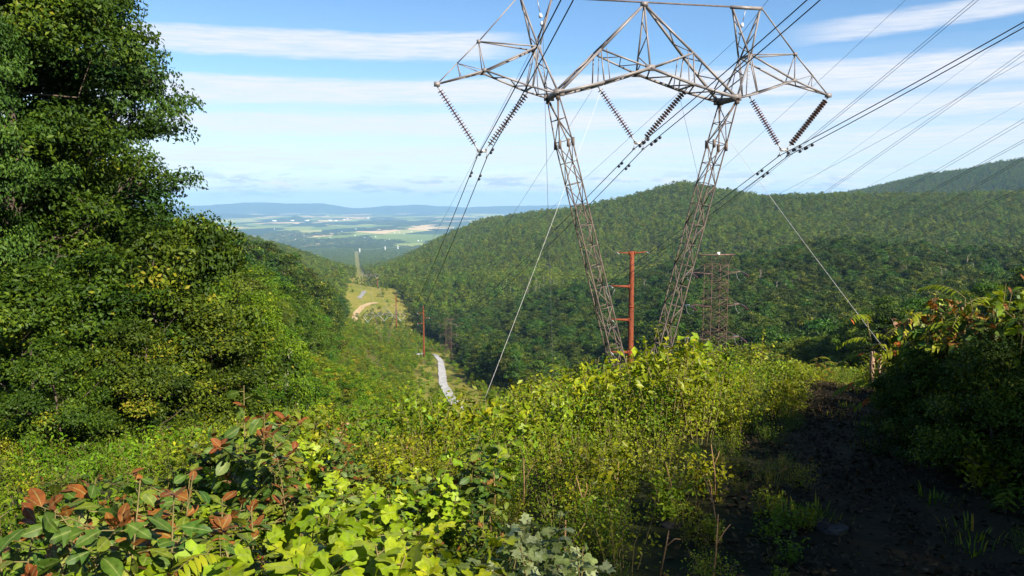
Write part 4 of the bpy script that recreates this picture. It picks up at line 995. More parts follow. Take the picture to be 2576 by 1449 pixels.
# ------------------------------------------------------------------ saplings of the thicket, one object each
SASS = [sapling(100 + k, 1.15, 3, ['entire', 'mitten', 'three', 'entire'], .14, M['leaf_sass'], .8, 20, .34, branch=3) for k in range(4)]
SASG = [sapling(105 + k, 1.1, 3, ['entire', 'mitten', 'three', 'entire'], .15, M['leaf_sass'], .16, 20, .42, branch=3) for k in range(3)]
TULIP = [sapling(110 + k, .95, 3, ['tulip'], .165, M['leaf_tulip'], 0, 17, .42, branch=2) for k in range(3)]
MAPL = [sapling(120 + k, .95, 3, ['maple', 'tulip'], .12, M['leaf_pale'], 0, 18, .4, branch=2) for k in range(2)]
MAPG = [sapling(125 + k, 1.2, 3, ['maple', 'entire', 'mitten'], .105, M['leaf_yel'], 0, 14, .4, branch=2) for k in range(3)]
REDS = [sapling(130 + k, 1.25, 3, ['entire', 'mitten'], .095, M['leaf_red'], 0, 11, .32, branch=2) for k in range(2)]
SUM = [sumac(140 + k, 1.7, 2, M['leaf_yel'], .55, 12) for k in range(3)] + [sumac(145, 1.9, 3, M['leaf_scrub'], .6, 12, .12)]
def put(parts, H0, u, vtop, D, label, cat='sapling', name='sapling', group=None, rz=None, wide=1.0):
    b = at_dist(u, vtop, D); zb = zg1(b[0], b[1]); k = max(.25, (b[2] - zb)) / H0
    return stamp(name, parts, label, cat, (b[0], b[1], zb), rng.uniform(0, 6.28) if rz is None else rz, (k * wide, k * wide, k), group, (rng.normal() * .05, rng.normal() * .05))
S = 'sassafras_sapling'
put(SASS[0], 1.15, 632, 985, 4.6, 'tallest red-tipped sapling, its top standing against the left wood', name=S, rz=.5, wide=1.0)
put(SASS[1], 1.15, 145, 1245, 2.5, 'near sapling with large red upright leaves in the bottom corner', name=S, rz=2.1, wide=1.05)
put(SASS[2], 1.15, 470, 1165, 3.9, 'red-tipped sapling just left of the tallest red-tipped one', name=S, rz=1.2, wide=1.1)
put(SASS[3], 1.15, 730, 1130, 4.1, 'red-tipped sapling at the foot of the tallest one, on its right side', name=S, rz=3.3, wide=1.15)
put(SASS[1], 1.15, 880, 1130, 5.2, 'red-leaved sapling behind the big yellow-green tulip leaves', name=S, rz=4.4)
put(SASS[0], 1.15, 330, 1215, 3.3, 'red-tipped sapling right of the big red upright leaves', name=S, rz=5.3, wide=1.15)
put(SASS[2], 1.15, 590, 1215, 3.3, 'dark green sapling with mitten leaves in front of the tallest red-tipped one', name=S, rz=2.7, wide=1.2)
put(SASS[3], 1.15, 420, 1310, 2.7, 'low sapling with brick red tips near the bottom edge', name=S, rz=.2, wide=1.3)
put(SASS[0], 1.15, 40, 1290, 2.9, 'half cut off red-tipped sapling at the left picture edge', name=S, rz=.9, wide=1.2)
T = 'tulip_sapling'
put(TULIP[0], .95, 930, 1235, 3.5, 'bright yellow-green sapling with the largest notched leaves', name=T, rz=.4, wide=1.1)
put(TULIP[1], .95, 820, 1290, 3.0, 'yellow-green notched-leaf sapling left of the largest-leaved one', name=T, rz=1.9, wide=1.1)
put(TULIP[2], .95, 1040, 1310, 3.0, 'yellow-green notched-leaf sapling right of the largest-leaved one', name=T, rz=2.6, wide=1.1)
put(TULIP[0], .95, 650, 1385, 2.35, 'big yellow-green leaves cut by the bottom edge below the mitten leaves', name=T, rz=3.9, wide=1.3)
put(TULIP[1], .95, 900, 1400, 2.45, 'shaded green notched leaves at the bottom edge under the yellow saplings', name=T, rz=5.1, wide=1.3)
put(TULIP[2], .95, 1090, 1200, 4.3, 'yellow-green sapling rising behind the largest notched leaves', name=T, rz=.1)
put(TULIP[0], .95, 250, 1400, 2.5, 'lime green notched leaves at the bottom edge beneath the red upright leaves', name=T, rz=4.2, wide=1.2)
put(TULIP[1], .95, 1150, 1330, 2.9, 'dark green toothed-leaf sapling beside the pale-leaved one', name=T, rz=2.2, wide=1.1)
put(MAPL[0], .95, 1390, 1290, 3.4, 'sapling with glare-painted pale leaves among the dry orange stalks', name='pale_sapling', rz=.7, wide=1.3)
put(MAPL[1], .95, 1290, 1330, 3.1, 'sapling with glare-painted pale leaves on the left of the other pale one', name='pale_sapling', rz=2.9, wide=1.2)
put(MAPL[0], .95, 1450, 1380, 2.8, 'sapling with glare-painted pale leaves at the bottom edge by the stalks', name='pale_sapling', rz=4.9, wide=1.3)
for k, (u, v, D) in enumerate(((860, 1050, 9), (1120, 1060, 9.5), (1260, 1085, 8.5), (1010, 1090, 7), (1480, 1065, 10), (1320, 1030, 13), (1600, 1040, 11), (1180, 1130, 6.2), (1400, 1140, 6.5))):
    put(REDS[k % 2], 1.25, u, v, D, 'reddish-leaved sapling scattered in the sunlit thicket', name=S, group='reddish saplings in the thicket')
for k, (u, v, D) in enumerate(((1560, 925, 30), (1500, 945, 31), (1620, 935, 33), (1445, 975, 28), (1390, 1000, 26), (1250, 1000, 27), (1690, 915, 36), (1760, 905, 34), (1840, 890, 33), (1920, 888, 31), (2000, 893, 31), (2060, 903, 30), (1340, 1060, 12),
                                 (1410, 1050, 11), (1270, 1165, 6), (1310, 1120, 7.5), (980, 1030, 17), (900, 1020, 19), (820, 1035, 15), (1100, 1030, 20), (1540, 1000, 18), (1660, 985, 19), (1780, 965, 19), (1880, 955, 20), (1700, 1040, 13), (1950, 960, 18), (1460, 1100, 9), (420, 1420, 2.6))):
    put(SUM[k % 4], 1.75, u, v, D, 'feathery-fronded sapling in the sunlit yellow-green thicket', name='sumac_sapling', group='feathery saplings in the thicket', wide=1.0 if D < 20 else 1.25)
for k in range(120):
    D = rng.uniform(6, 34); u = rng.uniform(640, 1980); b = at_dist(u, 900, D)
    if lane_dist(b[0], b[1]) < 1.9: continue
    h = rng.uniform(.75, 1.1) * np.interp(D, [7, 14, 25], [.55, .8, 1.1]) * (.72 if u < 1250 else 1); x, y = b[0], b[1]
    stamp('green_sapling', MAPG[k % 3] if k % 3 else SASG[k % 2], 'broad-leaved yellow-green sapling in the sunlit thicket', 'sapling', (x, y, zg1(x, y)), rng.uniform(0, 6.28), h, 'yellow-green saplings in the thicket')
for k in range(64):
    D = rng.uniform(2.3, 6.2); u = rng.uniform(-60, 1230 if k % 3 else 900); b = at_dist(u, 1200, D); x, y = b[0], b[1]; h = np.interp(D, [2.3, 4, 6], [.38, .46, .55]) * rng.uniform(.8, 1.15) * (.72 if u < 480 else 1)
    if k % 2 or u < 480: stamp(S, SASS[k % 4] if k % 5 == 0 else SASG[k % 3], 'dark green mitten-leaved sapling with few red tips in the near left foreground', 'sapling', (x, y, zg1(x, y)), rng.uniform(0, 6.28), (h * 1.15, h * 1.15, h), 'red-tipped saplings in the near left foreground')
    else: stamp(T, TULIP[k % 3], 'yellow-green notched-leaf sapling in the near foreground', 'sapling', (x, y, zg1(x, y)), rng.uniform(0, 6.28), (h * 1.15, h * 1.15, h), 'yellow-green saplings in the near foreground')
# the bushes right of the track, their tops catching the sun
for k, (pr, H0, u, v, D, lab) in enumerate(((REDS[1], 1.25, 2340, 750, 9.3, 'rust-leaved sapling right of the track, the first tall one past the posts'), (SUM[1], 1.75, 2415, 735, 9.0, 'tallest feathery sapling right of the track, with yellow tip'),
                              (SUM[3], 1.75, 2275, 800, 10.5, 'lower feathery sapling overhanging the guy wire at the track'), (SASG[1], 1.1, 2520, 760, 8.4, 'green mitten-leaved sapling under the red-leaved crown at the right edge'),
                              (SASS[0], 1.15, 2490, 722, 9.0, 'red-crowned sapling at the right picture edge'), (REDS[0], 1.25, 2545, 722, 8.6, 'brick red sapling at the extreme right picture edge'), (REDS[1], 1.25, 2400, 790, 8.8, 'brick red leaves in the middle of the bushes right of the track'),
                              (MAPG[0], 1.2, 2250, 830, 11, 'green broad-leaved sapling closest to the posts'), (MAPG[1], 1.2, 2360, 830, 9.3, 'green broad-leaved sapling below the tall feathery ones'), (MAPG[2], 1.2, 2570, 740, 7.8, 'yellow-green sapling at the right edge beside the brick red one'),
                              (SASS[2], 1.15, 2440, 742, 9.2, 'rust-tipped sapling just right of the tallest feathery one'), (SASS[3], 1.15, 2545, 750, 8.2, 'rust-tipped sapling low against the right picture edge'), (SASS[1], 1.15, 2370, 765, 9.0, 'rust-tipped sapling behind the rust-leaved one right of the track'), (REDS[0], 1.25, 2480, 760, 8.5, 'brick red sapling under the red-crowned one'), (MAPG[2], 1.2, 2310, 780, 9.6, 'green broad-leaved sapling between the guy wire and the rust-leaved one'), (MAPG[1], 1.2, 2505, 775, 8.7, 'green broad-leaved sapling among the rust-tipped ones at the right'), (MAPG[0], 1.2, 2460, 840, 8.2, 'half shaded broad-leaved sapling under the red-crowned one'))):
    put(pr, H0, u, v, D, lab, name='sapling', rz=k * 1.3, wide=1.0 if H0 > 1.5 else .8)
for k, (u, v, D) in enumerate(((2290, 870, 10.5), (2350, 845, 9.8), (2420, 835, 9.5), (2490, 825, 9.0), (2560, 815, 8.6), (2330, 880, 8.8), (2430, 870, 8.0), (2530, 860, 7.4), (2610, 800, 8.0))):
    put(UNDER[k % 3], 6.0, u, v, D, 'dense small leafy bush in the dark bank right of the track', 'bush', 'leafy_bush', 'dense bushes in the bank right of the track', wide=1.0)
# dry stalks
for k in range(30):
    u = rng.uniform(1230, 1830) if k > 5 else rng.uniform(1470, 1560); D = rng.uniform(3.0, 7.0) if k > 5 else rng.uniform(2.7, 3.1); b = at_dist(u, 1300, D); x, y = b[0], b[1]
    Hs = rng.uniform(.2, .45) if k > 5 else rng.uniform(.22, .36); mb = MB(); l = rng.normal(size=2) * .07; tip = np.array([l[0], l[1], Hs])
    mb.tube([(0, 0, -.1), tip * .5 + [.01, 0, 0], tip], [.0065, .005, .003], 5)
    if k % 2: mb.tube([tip * .6, tip * .78 + [.05, .02, 0], tip + [.07, .02, -.06]], [.004, .003, .0025], 5)
    o = mb.build('dry_stalk', M['drystem']); o.location = (x, y, zg1(x, y))
    tag(o, 'bare orange-brown dry stalk standing in the low growth left of the track' if k > 5 else 'bright orange dry stalk in the clump at the bottom edge', 'stalk', 'dry stalks left of the track' if k > 5 else 'clump of orange stalks')
# rocks on the track
for k, (u, v, s_) in enumerate(((2090, 1335, .2), (2010, 1300, .13), (1690, 1325, .14))):
    x, y = hit(u, v, lo=2.2, hi=30); s_ *= .45; g = np.random.default_rng(k); n_ = 12
    th, phs = np.meshgrid(np.linspace(0, 2 * np.pi, n_, endpoint=False), np.linspace(.05, np.pi - .05, 7)); d = np.stack([np.sin(phs) * np.cos(th), np.sin(phs) * np.sin(th), np.cos(phs)], -1)
    r = 1 + .22 * vnoise(d[..., 0] * 2 + k, d[..., 1] * 2 + d[..., 2] * 1.7, k); Vr = (d * r[..., None] * [s_ * 1.3, s_, s_ * .45]).reshape(-1, 3); a = np.arange(6)[:, None] * n_; bq = np.arange(n_)[None]
    Qr = np.stack([a + bq, a + n_ + bq, a + n_ + (bq + 1) % n_, a + (bq + 1) % n_], -1).reshape(-1, 4)
    o = link('rock', mesh_np('rock', Vr, Qr, [M['rock']], smooth=False)); o.location = (x, y, zg1(x, y) + s_ * .1)
    tag(o, 'flat grey rock half buried in the shaded track' if k < 2 else 'small grey rock in the low growth beside the dry stalks', 'rock', 'rocks in the track' if k < 2 else None)

# undergrowth nobody could count
BR = [merged('brush', brush(200 + k, 1.0, .55, 520, .062, M['leaf_scrub'])) for k in range(3)] + [merged('brush', brush(204 + k, 1.0, .5, 300, .105 + .03 * k, M['leaf_yel'], .5)) for k in range(2)] + \
     [merged('brush', brush(207, .95, .5, 240, .13, M['leaf_green'], .5)), merged('brush', brush(208, 1.1, .45, 420, .07, M['leaf_scrub'], .32)), merged('brush', SUM[0]), grass_tuft(210, .6)]
g = rng
X, Y = [], []
for D0, D1, sp in ((1.9, 7, .34), (7, 18, .55), (18, 46, .85), (46, 80, 1.3)):
    x, y = jgrid(D0, D1, -52, 45, sp, g); X.append(x); Y.append(y)
X = np.concatenate(X); Y = np.concatenate(Y); D = np.hypot(X, Y); ld = lane_dist(X, Y); az = np.degrees(np.arctan2(X, Y))
right = az > np.interp(D, [0, 3.4, 8, 15, 22, 33, 60], [32, 31, 24, 24, 24, 25, 26])
lw = np.interp(D, [2, 5, 10, 20, 33], [.45, .62, .8, 1.0, 1.2])
k = (ld > lw + .12 * vnoise(X * 1.3, Y * 1.3, 6)) & ~((right) & (D < 2.4)); X, Y, D, ld, az, right = (q[k] for q in (X, Y, D, ld, az, right))
tt = X * LX[0] + Y * LX[1]; ss = X * LD[0] + Y * LD[1]
k = (tt > -22); X, Y, D, ld, az, right = (q[k] for q in (X, Y, D, ld, az, right)); lw = np.interp(D, [2, 5, 10, 20, 33], [.45, .62, .8, 1.0, 1.2])
n_ = len(X); nzv = vnoise(X / 2.3, Y / 2.3, 12); typ = np.clip((nzv * .5 + .5) * 7 + rng.normal(size=n_) * 1.2, 0, 7.4).astype(int)
low = (az > np.interp(D, [2, 8, 20], [2, 10, 17])) & ~right
typ = np.where(low & (rng.uniform(size=n_) < .22), 8, typ); typ = np.where((typ == 7) & (D < 6), 3, typ); typ = np.where((az < -9) & (D > 4.5) & (rng.uniform(size=n_) < .8), 5, typ)
hgt = np.interp(D, [2, 4, 8, 20, 45], [.42, .55, .85, 1.15, 1.35]) * rng.uniform(.5, 1.3, n_) * (1 + .4 * vnoise(X / 2.5, Y / 2.5, 13))
hgt *= np.where((az < 1) & (D > 14), np.interp(az, [-14, -9, -6, -2, 1], [1, .65, .42, .42, .85]), 1) * np.where((az >= 1) & (D > 16), .76, 1); hgt *= np.clip((ld - lw + .3) / 1.6, .5, 1); hgt = np.where(low & (D < 9), hgt * .85, hgt); hgt = np.where(right, hgt * np.clip(D / 6, .6, 1.5), hgt); hgt *= np.where((az < -6) & (D > 5), np.interp(az, [-32, -13, -6], [.42, .5, 1]), 1)
bigleaf = (D < 5.5) & (az < 3)
hgt = np.where(typ == 7, hgt * .6, hgt); hgt = np.where(bigleaf, hgt * .6, hgt)
wd = hgt * np.where(D > 18, 1.25, 1.0)
scatter('undergrowth', np.column_stack([X, Y, zg(X, Y) - .03]), rng.uniform(0, 6.28, n_), np.column_stack([wd, wd, hgt]), typ, BR, 'tangled sunlit green undergrowth covering the slope before the viewer', 'undergrowth', 'brush')
# leaf litter and short growth on the track itself
X, Y = jgrid(1.6, 40, -10, 45, .30, g); ld = lane_dist(X, Y); k = (ld < 1.3); X, Y = X[k], Y[k]; k = rng.uniform(size=len(X)) < .75; X, Y = X[k], Y[k]
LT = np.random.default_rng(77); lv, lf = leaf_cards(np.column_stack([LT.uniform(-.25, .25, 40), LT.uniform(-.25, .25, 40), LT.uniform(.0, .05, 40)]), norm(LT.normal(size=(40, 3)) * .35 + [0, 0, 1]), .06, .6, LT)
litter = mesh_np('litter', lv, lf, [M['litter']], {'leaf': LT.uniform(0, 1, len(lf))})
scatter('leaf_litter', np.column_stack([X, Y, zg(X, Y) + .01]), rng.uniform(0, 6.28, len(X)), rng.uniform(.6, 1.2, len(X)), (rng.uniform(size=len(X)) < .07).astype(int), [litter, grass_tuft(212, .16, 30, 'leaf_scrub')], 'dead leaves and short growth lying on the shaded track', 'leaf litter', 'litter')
# regrowth inside the cleared strip
SB = [merged('scrub', tree_parts(220 + k, 2.4, 1.25, .0, 16, 60, .22, .55, M['leaf_green'] if k % 2 else M['leaf_scrub'], 'bush', .6, 4, .7, .7, .03)) for k in range(4)] + [grass_tuft(230, 1.3, 60)]
TRK = [hit(*p_, lo=500) for p_ in ((886, 822), (888, 812), (891, 803), (895, 793), (900, 784), (906, 777), (912, 772), (921, 768), (930, 765), (940, 763), (903, 752), (908, 746), (914, 739), (919, 733))]
def regrow(D0, D1, sp):
    X, Y = jgrid(D0, D1, -26, 40, sp, rng); k = corridor(X, Y) & (road_dist(X, Y) > 3.2) & (np.min([np.hypot(X - tx, Y - ty) for tx, ty in TRK], 0) > 11); X, Y = X[k], Y[k]
    s_ = X * LD[0] + Y * LD[1]; t_ = X * LX[0] + Y * LX[1]; rd = road_dist(X, Y)
    dens = np.interp(s_, [40, 420, 470, 560, 640, 780, 830, 1000, 1040, 1400], [1.0, 1.0, .55, .8, .9, .7, .10, .08, .5, .35]) * (.8 + .5 * vnoise(X / 30, Y / 30, 15))
    dens = np.where((rd < 13) & (t_ > 20), .10, dens); k = rng.uniform(size=len(X)) < dens; X, Y = X[k], Y[k]; z = zg(X, Y); k = seen(X, Y, z + 6); return np.column_stack([X[k], Y[k], z[k] - .1])
q1, q2, q3 = regrow(62, 220, 1.9), regrow(220, 520, 2.7), regrow(520, 1350, 5.0)
P = np.vstack([q1, q2, q3]); D = np.hypot(P[:, 0], P[:, 1])
sc_ = rng.uniform(.6, 1.15, len(P)) * np.interp(D, [60, 200, 500, 1300], [.75, 1.0, 1.35, 1.6])
print('scrub', len(P), 'brush', n_)
scatter('corridor_scrub', P, rng.uniform(0, 6.28, len(P)), np.column_stack([sc_ * 1.1, sc_ * 1.1, sc_]), rng.integers(0, 4, len(P)), SB, 'low green regrowth filling the cleared strip down the valley', 'scrub', 'scrub')

# ------------------------------------------------------------------ far mountains, hill, farms
def ridge(name, pts, D, depth, label, n=150, rough=1.0):
    us = np.linspace(pts[0][0], pts[-1][0], n); vs = np.interp(us, [p_[0] for p_ in pts], [p_[1] for p_ in pts]); ker = np.ones(5) / 5; vs = np.convolve(np.pad(vs, 2, 'edge'), ker, 'valid')
    vs = vs + rough * .8 * vnoise(us / 17, us * 0, 21) + rough * .4 * vnoise(us / 6, us * 0, 22)
    cr = np.array([at_dist(u, v, D) for u, v in zip(us, vs - (2.5 if D > 25000 else 0))]); rows = []
    q = np.linspace(-1, 1, 25)
    for w in q:
        h = np.cos(w * np.pi / 2) ** 1.4; dd = (D + w * depth * (1 + .25 * vnoise(us / 24, us * 0 + 2 * w, 23)))[:, None] / D
        zz = -428 + (cr[:, 2] + 428) * h * (1 + .10 * vnoise(us / 20, us * 0 + w * 4, 24) * (1 - abs(w)) * abs(w) * 4)
        rows.append(np.column_stack([cr[:, :2] * dd, zz]))
    V = np.vstack(rows); a = np.arange(24)[:, None] * n; b = np.arange(n - 1)[None]
    Q = np.stack([a + b, a + b + 1, a + n + b + 1, a + n + b], -1).reshape(-1, 4)
    return tag(link(name, mesh_np(name, V, Q, [M['mountain']], smooth=True)), label, 'mountain', kind='structure')
M['mountain'] = mat_plain('wooded_mountain', (.020, .038, .018), (.045, .065, .03), .004, 1.0, 0, .0, detail=8)
ridge('mountain_ridge', [(380, 530), (450, 521), (520, 519), (560, 516), (650, 511), (740, 515), (800, 513), (850, 519), (895, 528), (950, 522), (1050, 517), (1110, 521), (1160, 525), (1250, 521), (1330, 520), (1420, 517), (1520, 522), (1700, 524)], 27000, 2600, 'blue mountain range closing the far horizon')
ridge('mountain_foothill', [(380, 545), (450, 539), (560, 536), (650, 541), (720, 545), (800, 541), (880, 545), (960, 543), (1060, 540), (1150, 545), (1260, 541), (1420, 538), (1600, 541)], 21500, 1800, 'lower blue foothill in front of the mountain range', rough=.6)
ridge('hill', [(690, 552), (705, 549), (716, 547), (724, 549), (738, 543), (746, 542), (756, 545), (770, 551)], 16500, 500, 'small wooded knoll on the plain', 40, .3)
WB = [(690, 557, 70, 26), (712, 555, 90, 22), (735, 556, 60, 20), (752, 555, 80, 24), (772, 556, 70, 20), (830, 555, 60, 20), (845, 556, 46, 18), (866, 553, 30, 16), (874, 551, 26, 14), (926, 550, 40, 18)]
FB = [(743, 604, 26, 14), (765, 595, 14, 9), (893, 594, 18, 10), (917, 599, 20, 11), (925, 602, 14, 9), (945, 597, 14, 9), (993, 587, 22, 11), (1004, 585, 14, 9), (1052, 607, 20, 11), (1060, 606, 12, 9), (1068, 609, 16, 9), (1090, 603, 16, 10), (1103, 601, 14, 9), (895, 577, 22, 12), (954, 578, 20, 11), (830, 598, 14, 9),
      (1016, 590, 16, 9), (1035, 584, 14, 9), (860, 584, 16, 9), (800, 589, 14, 9), (980, 603, 14, 9), (968, 607, 12, 8), (1120, 596, 16, 9), (735, 588, 14, 9), (1075, 577, 20, 11), (1090, 570, 22, 12), (1140, 574, 22, 12), (690, 577, 22, 12)]
def gable(w, d, h):
    b = MB(); b.box((0, 0, h / 2 - 1), w, d, h + 2); r = MB(); e = .4
    r.add([(-w / 2 - e, -d / 2 - e, h), (w / 2 + e, -d / 2 - e, h), (w / 2 + e, d / 2 + e, h), (-w / 2 - e, d / 2 + e, h), (-w / 2 - e, 0, h + d * .3), (w / 2 + e, 0, h + d * .3)], [(0, 1, 5, 4), (2, 3, 4, 5), (3, 2, 1, 0)], [(0, 4, 3), (1, 2, 5)])
    return b, r
for lst, nm, lab, grp in ((WB, 'warehouse', 'long white warehouse below the blue foothills on the far plain', 'white warehouses on the far plain'), (FB, 'farmhouse', 'small white farm building among the fields of the far valley', 'farm buildings in the far valley')):
    for k, (u, v, w, d) in enumerate(lst):
        x, y = hit(u, v, lo=5000, hi=24000); t = thing(nm, lab, 'building', (x, y, zg1(x, y) + 3), (k * .7) % 1.2 - .6 if nm == 'farmhouse' else rng.uniform(-.15, .15), grp)
        b, r = gable(w * (1.2 if nm == 'warehouse' else .65), d * (1.2 if nm == 'warehouse' else .65), 10 if nm == 'warehouse' else 6); b.build('wall', M['white'], t); r.build('roof', M['white'] if (k % 3 or nm == 'warehouse') else M['roofgrey'], t)
# pale pylons crossing the plain edge
pyl = MB()
for sx in (-1, 1):
    for sy in (-1, 1): pyl.bar((4 * sx, 4 * sy, -2), (.8 * sx, .8 * sy, 38), .9)
for k in range(5): h = 4 + k * 7; w = 4 - 3.2 * h / 40; pyl.bar((-w, -w, h), (w, -w, h + 5), .6); pyl.bar((w, w, h), (-w, w, h + 5), .6); pyl.bar((-w, -w, h), (w, -w, h), .6)
for h in (27, 33, 39): pyl.bar((-7, 0, h), (7, 0, h), .9)
PYL = pyl.mesh('pylon', M['white'])
pp = []
for u, v, lab in ((905, 640, 'pale pylon at the far end of the cleared strip'), (969, 633, 'pale pylon on the plain edge, left of the tallest one'), (1001, 631, 'tallest pale pylon on the plain edge beyond the cleared strip')):
    x, y = hit(u, v, lo=4500, hi=9000); o = link('pylon', PYL); o.location = (x, y, zg1(x, y)); o.rotation_euler = (0, 0, .3); tag(o, lab, 'pylon'); pp.append(np.array([x, y, zg1(x, y)]))
e_ = np.array([*hit(1190, 634, lo=4500, hi=9000), 0]); e_[2] = zg1(e_[0], e_[1])
for a, b in ((pp[0], pp[1]), (pp[1], pp[2]), (pp[2], e_)):
    A, B = a + [0, 0, 33], b + [0, 0, 33]; wire(catenary(A, (A + B) / 2 - np.array([0, 0, 7.]), B, 20), .35, 'pale power cable strung between the pylons on the plain edge', 'pale cables on the plain edge', mat='guy', k=4)

# ------------------------------------------------------------------ light, sky, air, camera
SUN_EL, SUN_AZ = R(34), R(141)                        # clockwise from the viewing direction: behind the right shoulder
sd = Vector((math.sin(SUN_AZ) * math.cos(SUN_EL), math.cos(SUN_AZ) * math.cos(SUN_EL), math.sin(SUN_EL)))
ld_ = bpy.data.lights.new('sun', 'SUN'); ld_.energy = 5.0; ld_.angle = R(.53); ld_.color = (1.0, .93, .80)
so = bpy.data.objects.new('sun', ld_); ROOT.objects.link(so); so.rotation_mode = 'QUATERNION'; so.rotation_quaternion = sd.to_track_quat('Z', 'Y'); so.location = (20, -20, 40)
w = bpy.data.worlds.new('World'); sc.world = w; w.use_nodes = True; nt = w.node_tree; nt.nodes.clear()
out = nt.nodes.new('ShaderNodeOutputWorld'); bg = nt.nodes.new('ShaderNodeBackground'); nt.links.new(bg.outputs[0], out.inputs[0])
tc = nt.nodes.new('ShaderNodeTexCoord'); sx_ = nt.nodes.new('ShaderNodeSeparateXYZ'); nt.links.new(tc.outputs['Generated'], sx_.inputs[0])
zc = math_n(nt, 'MAXIMUM', sx_.outputs[2], .012); cb = nt.nodes.new('ShaderNodeCombineXYZ')
nt.links.new(sx_.outputs[0], cb.inputs[0]); nt.links.new(sx_.outputs[1], cb.inputs[1]); nt.links.new(zc, cb.inputs[2])
sky = nt.nodes.new('ShaderNodeTexSky'); sky.sky_type = 'NISHITA'; sky.sun_disc = False; sky.sun_elevation = SUN_EL; sky.sun_rotation = SUN_AZ; sky.altitude = 700; sky.air_density = 1.0; sky.dust_density = .2; sky.ozone_density = 2.0
nt.links.new(cb.outputs[0], sky.inputs[0])
SKY = .052
skyc = nd(nt, 'ShaderNodeVectorMath', operation='SCALE'); nt.links.new(sky.outputs[0], skyc.inputs[0]); skyc.inputs['Scale'].default_value = SKY
skt = nd(nt, 'ShaderNodeVectorMath', operation='MULTIPLY'); nt.links.new(skyc.outputs[0], skt.inputs[0]); skt.inputs[1].default_value = (.86, 1.09, 1.27)
azn = math_n(nt, 'MULTIPLY', math_n(nt, 'ARCTAN2', sx_.outputs[0], sx_.outputs[1]), 57.2958); eln = math_n(nt, 'MULTIPLY', math_n(nt, 'ARCSINE', sx_.outputs[2]), 57.2958)
def cnoise(sa, se, scale, detail, rough=.6, off=0.0):
    c = nt.nodes.new('ShaderNodeCombineXYZ'); nt.links.new(math_n(nt, 'MULTIPLY', azn, sa), c.inputs[0]); nt.links.new(math_n(nt, 'MULTIPLY', eln, se), c.inputs[1]); c.inputs[2].default_value = off
    n = nd(nt, 'ShaderNodeTexNoise', Scale=scale, Detail=detail, Roughness=rough); nt.links.new(c.outputs[0], n.inputs['Vector']); return n.outputs['Fac']
def smooth(x, a, b):
    n = nt.nodes.new('ShaderNodeMapRange'); n.interpolation_type = 'SMOOTHSTEP'; n.inputs[1].default_value = a; n.inputs[2].default_value = b
    nt.links.new(x, n.inputs[0]); return n.outputs[0]
big = cnoise(.045, .35, 1.0, 4, .6, 3.0); fine = cnoise(.35, 2.2, 1.0, 6, .65, 9.0)
elw = math_n(nt, 'ADD', eln, math_n(nt, 'ADD', math_n(nt, 'MULTIPLY_ADD', big, 1.3, -.65), math_n(nt, 'MULTIPLY_ADD', fine, .55, -.275)))
elw = math_n(nt, 'SUBTRACT', elw, math_n(nt, 'MULTIPLY', azn, .018))
BANDS = [(-2, .50), (.3, .55), (1.4, .74), (2.2, .66), (3.0, .86), (3.7, .88), (4.2, .58), (4.6, .58), (5.1, .94), (5.9, .95), (6.3, .46), (6.6, .40), (7.0, .94), (7.9, .98), (8.35, .86), (8.7, .10), (9.75, .04), (10.1, .82), (10.8, .94), (11.4, .82), (11.75, .05), (14, 0)]
mx_ = math_n(nt, 'MULTIPLY_ADD', elw, 1 / 18, 3 / 18)
band = ramp(nt, mx_, [((e + 3) / 18, (d, d, d)) for e, d in BANDS])
top = smooth(elw, 9.3, 9.6)                           # the upper streak breaks off behind the tower
gate = math_n(nt, 'SUBTRACT', 1.0, math_n(nt, 'MULTIPLY', top, smooth(azn, -3.5, 3.0)))
band = math_n(nt, 'MULTIPLY', band, gate)
elr = math_n(nt, 'SUBTRACT', elw, math_n(nt, 'MULTIPLY', math_n(nt, 'SUBTRACT', azn, 26), .055))
br_ = math_n(nt, 'MULTIPLY', math_n(nt, 'MULTIPLY', smooth(elr, 9.7, 10.2), math_n(nt, 'SUBTRACT', 1.0, smooth(elr, 11.0, 11.7))), math_n(nt, 'MULTIPLY', smooth(azn, 17, 24), .8))
band = math_n(nt, 'MAXIMUM', band, br_)
band = math_n(nt, 'MULTIPLY', band, math_n(nt, 'MULTIPLY_ADD', cnoise(.12, 1.6, 1.0, 7, .7, 5.0), .75, .60), clamp=True)
wisp = smooth(cnoise(.30, 5.5, 1.0, 9, .72, 8.0), .36, .60)
band = math_n(nt, 'MULTIPLY', band, math_n(nt, 'MULTIPLY_ADD', wisp, .34, .70), clamp=True)
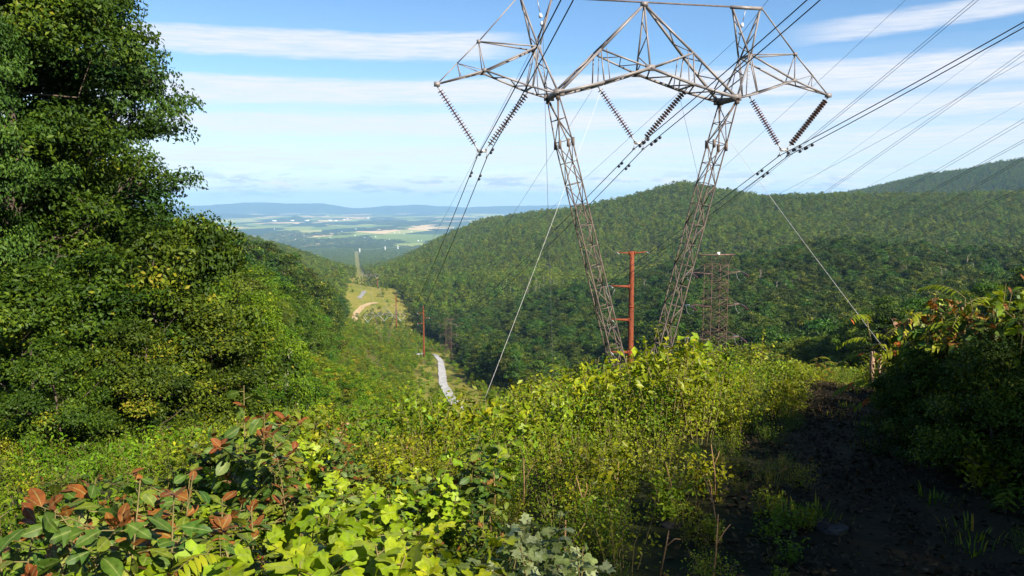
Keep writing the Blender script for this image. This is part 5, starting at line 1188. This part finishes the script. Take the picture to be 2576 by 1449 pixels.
cum = math_n(nt, 'MULTIPLY', smooth(cnoise(.30, 1.5, 1.0, 8, .62, 1.5), .45, .53), math_n(nt, 'MULTIPLY', smooth(eln, -.6, .5), math_n(nt, 'SUBTRACT', 1.0, smooth(eln, 1.2, 2.9))))
shade = smooth(cnoise(.35, 2.2, 1.0, 6, .6, 4.5), .42, .58)
WHITE = .385
cloudc = mixc(nt, cum, (WHITE * .97, WHITE * 1.0, WHITE * 1.08), mixc(nt, shade, (WHITE * .66, WHITE * .77, WHITE * .93), (WHITE * 1.12, WHITE * 1.10, WHITE * 1.12)))
cov = math_n(nt, 'MAXIMUM', band, math_n(nt, 'MULTIPLY', cum, .92))
nt.links.new(mixc(nt, cov, skt.outputs[0], cloudc), bg.inputs['Color']); bg.inputs['Strength'].default_value = 1.0

hz = MB(); hz.box((0, 0, (-436 + 260) / 2), 66000, 66000, 696); ho = hz.build('haze', None)
m, nt, out = new_mat('haze_air'); pv = nt.nodes.new('ShaderNodeVolumePrincipled'); pv.inputs['Color'].default_value = (.39, .68, 1.0, 1); pv.inputs['Density'].default_value = 5.0e-5; pv.inputs['Anisotropy'].default_value = 0.0
nt.links.new(pv.outputs[0], out.inputs['Volume']); m.cycles.homogeneous_volume = True if hasattr(m, 'cycles') else False
ho.data.materials.append(m); tag(ho, 'thin blue summer haze filling the valley air', 'haze', kind='stuff')

cd = bpy.data.cameras.new('camera'); cam = bpy.data.objects.new('camera', cd); ROOT.objects.link(cam); sc.camera = cam
cam.location = (0, 0, 0); cam.rotation_euler = (math.pi / 2 - PITCH, 0, 0); cd.sensor_width = 36; cd.lens = 36 * F_PX / 2576; cd.clip_start = .05; cd.clip_end = 100000
vs = sc.view_settings; vs.view_transform = 'Standard'; vs.look = 'None'; vs.gamma = 1; vs.exposure = 1.3; vs.use_curve_mapping = False
cy = sc.cycles; cy.max_bounces = 5; cy.diffuse_bounces = 2; cy.glossy_bounces = 2; cy.transmission_bounces = 3; cy.volume_bounces = 0; cy.use_denoising = True
cy.caustics_reflective = cy.caustics_refractive = False
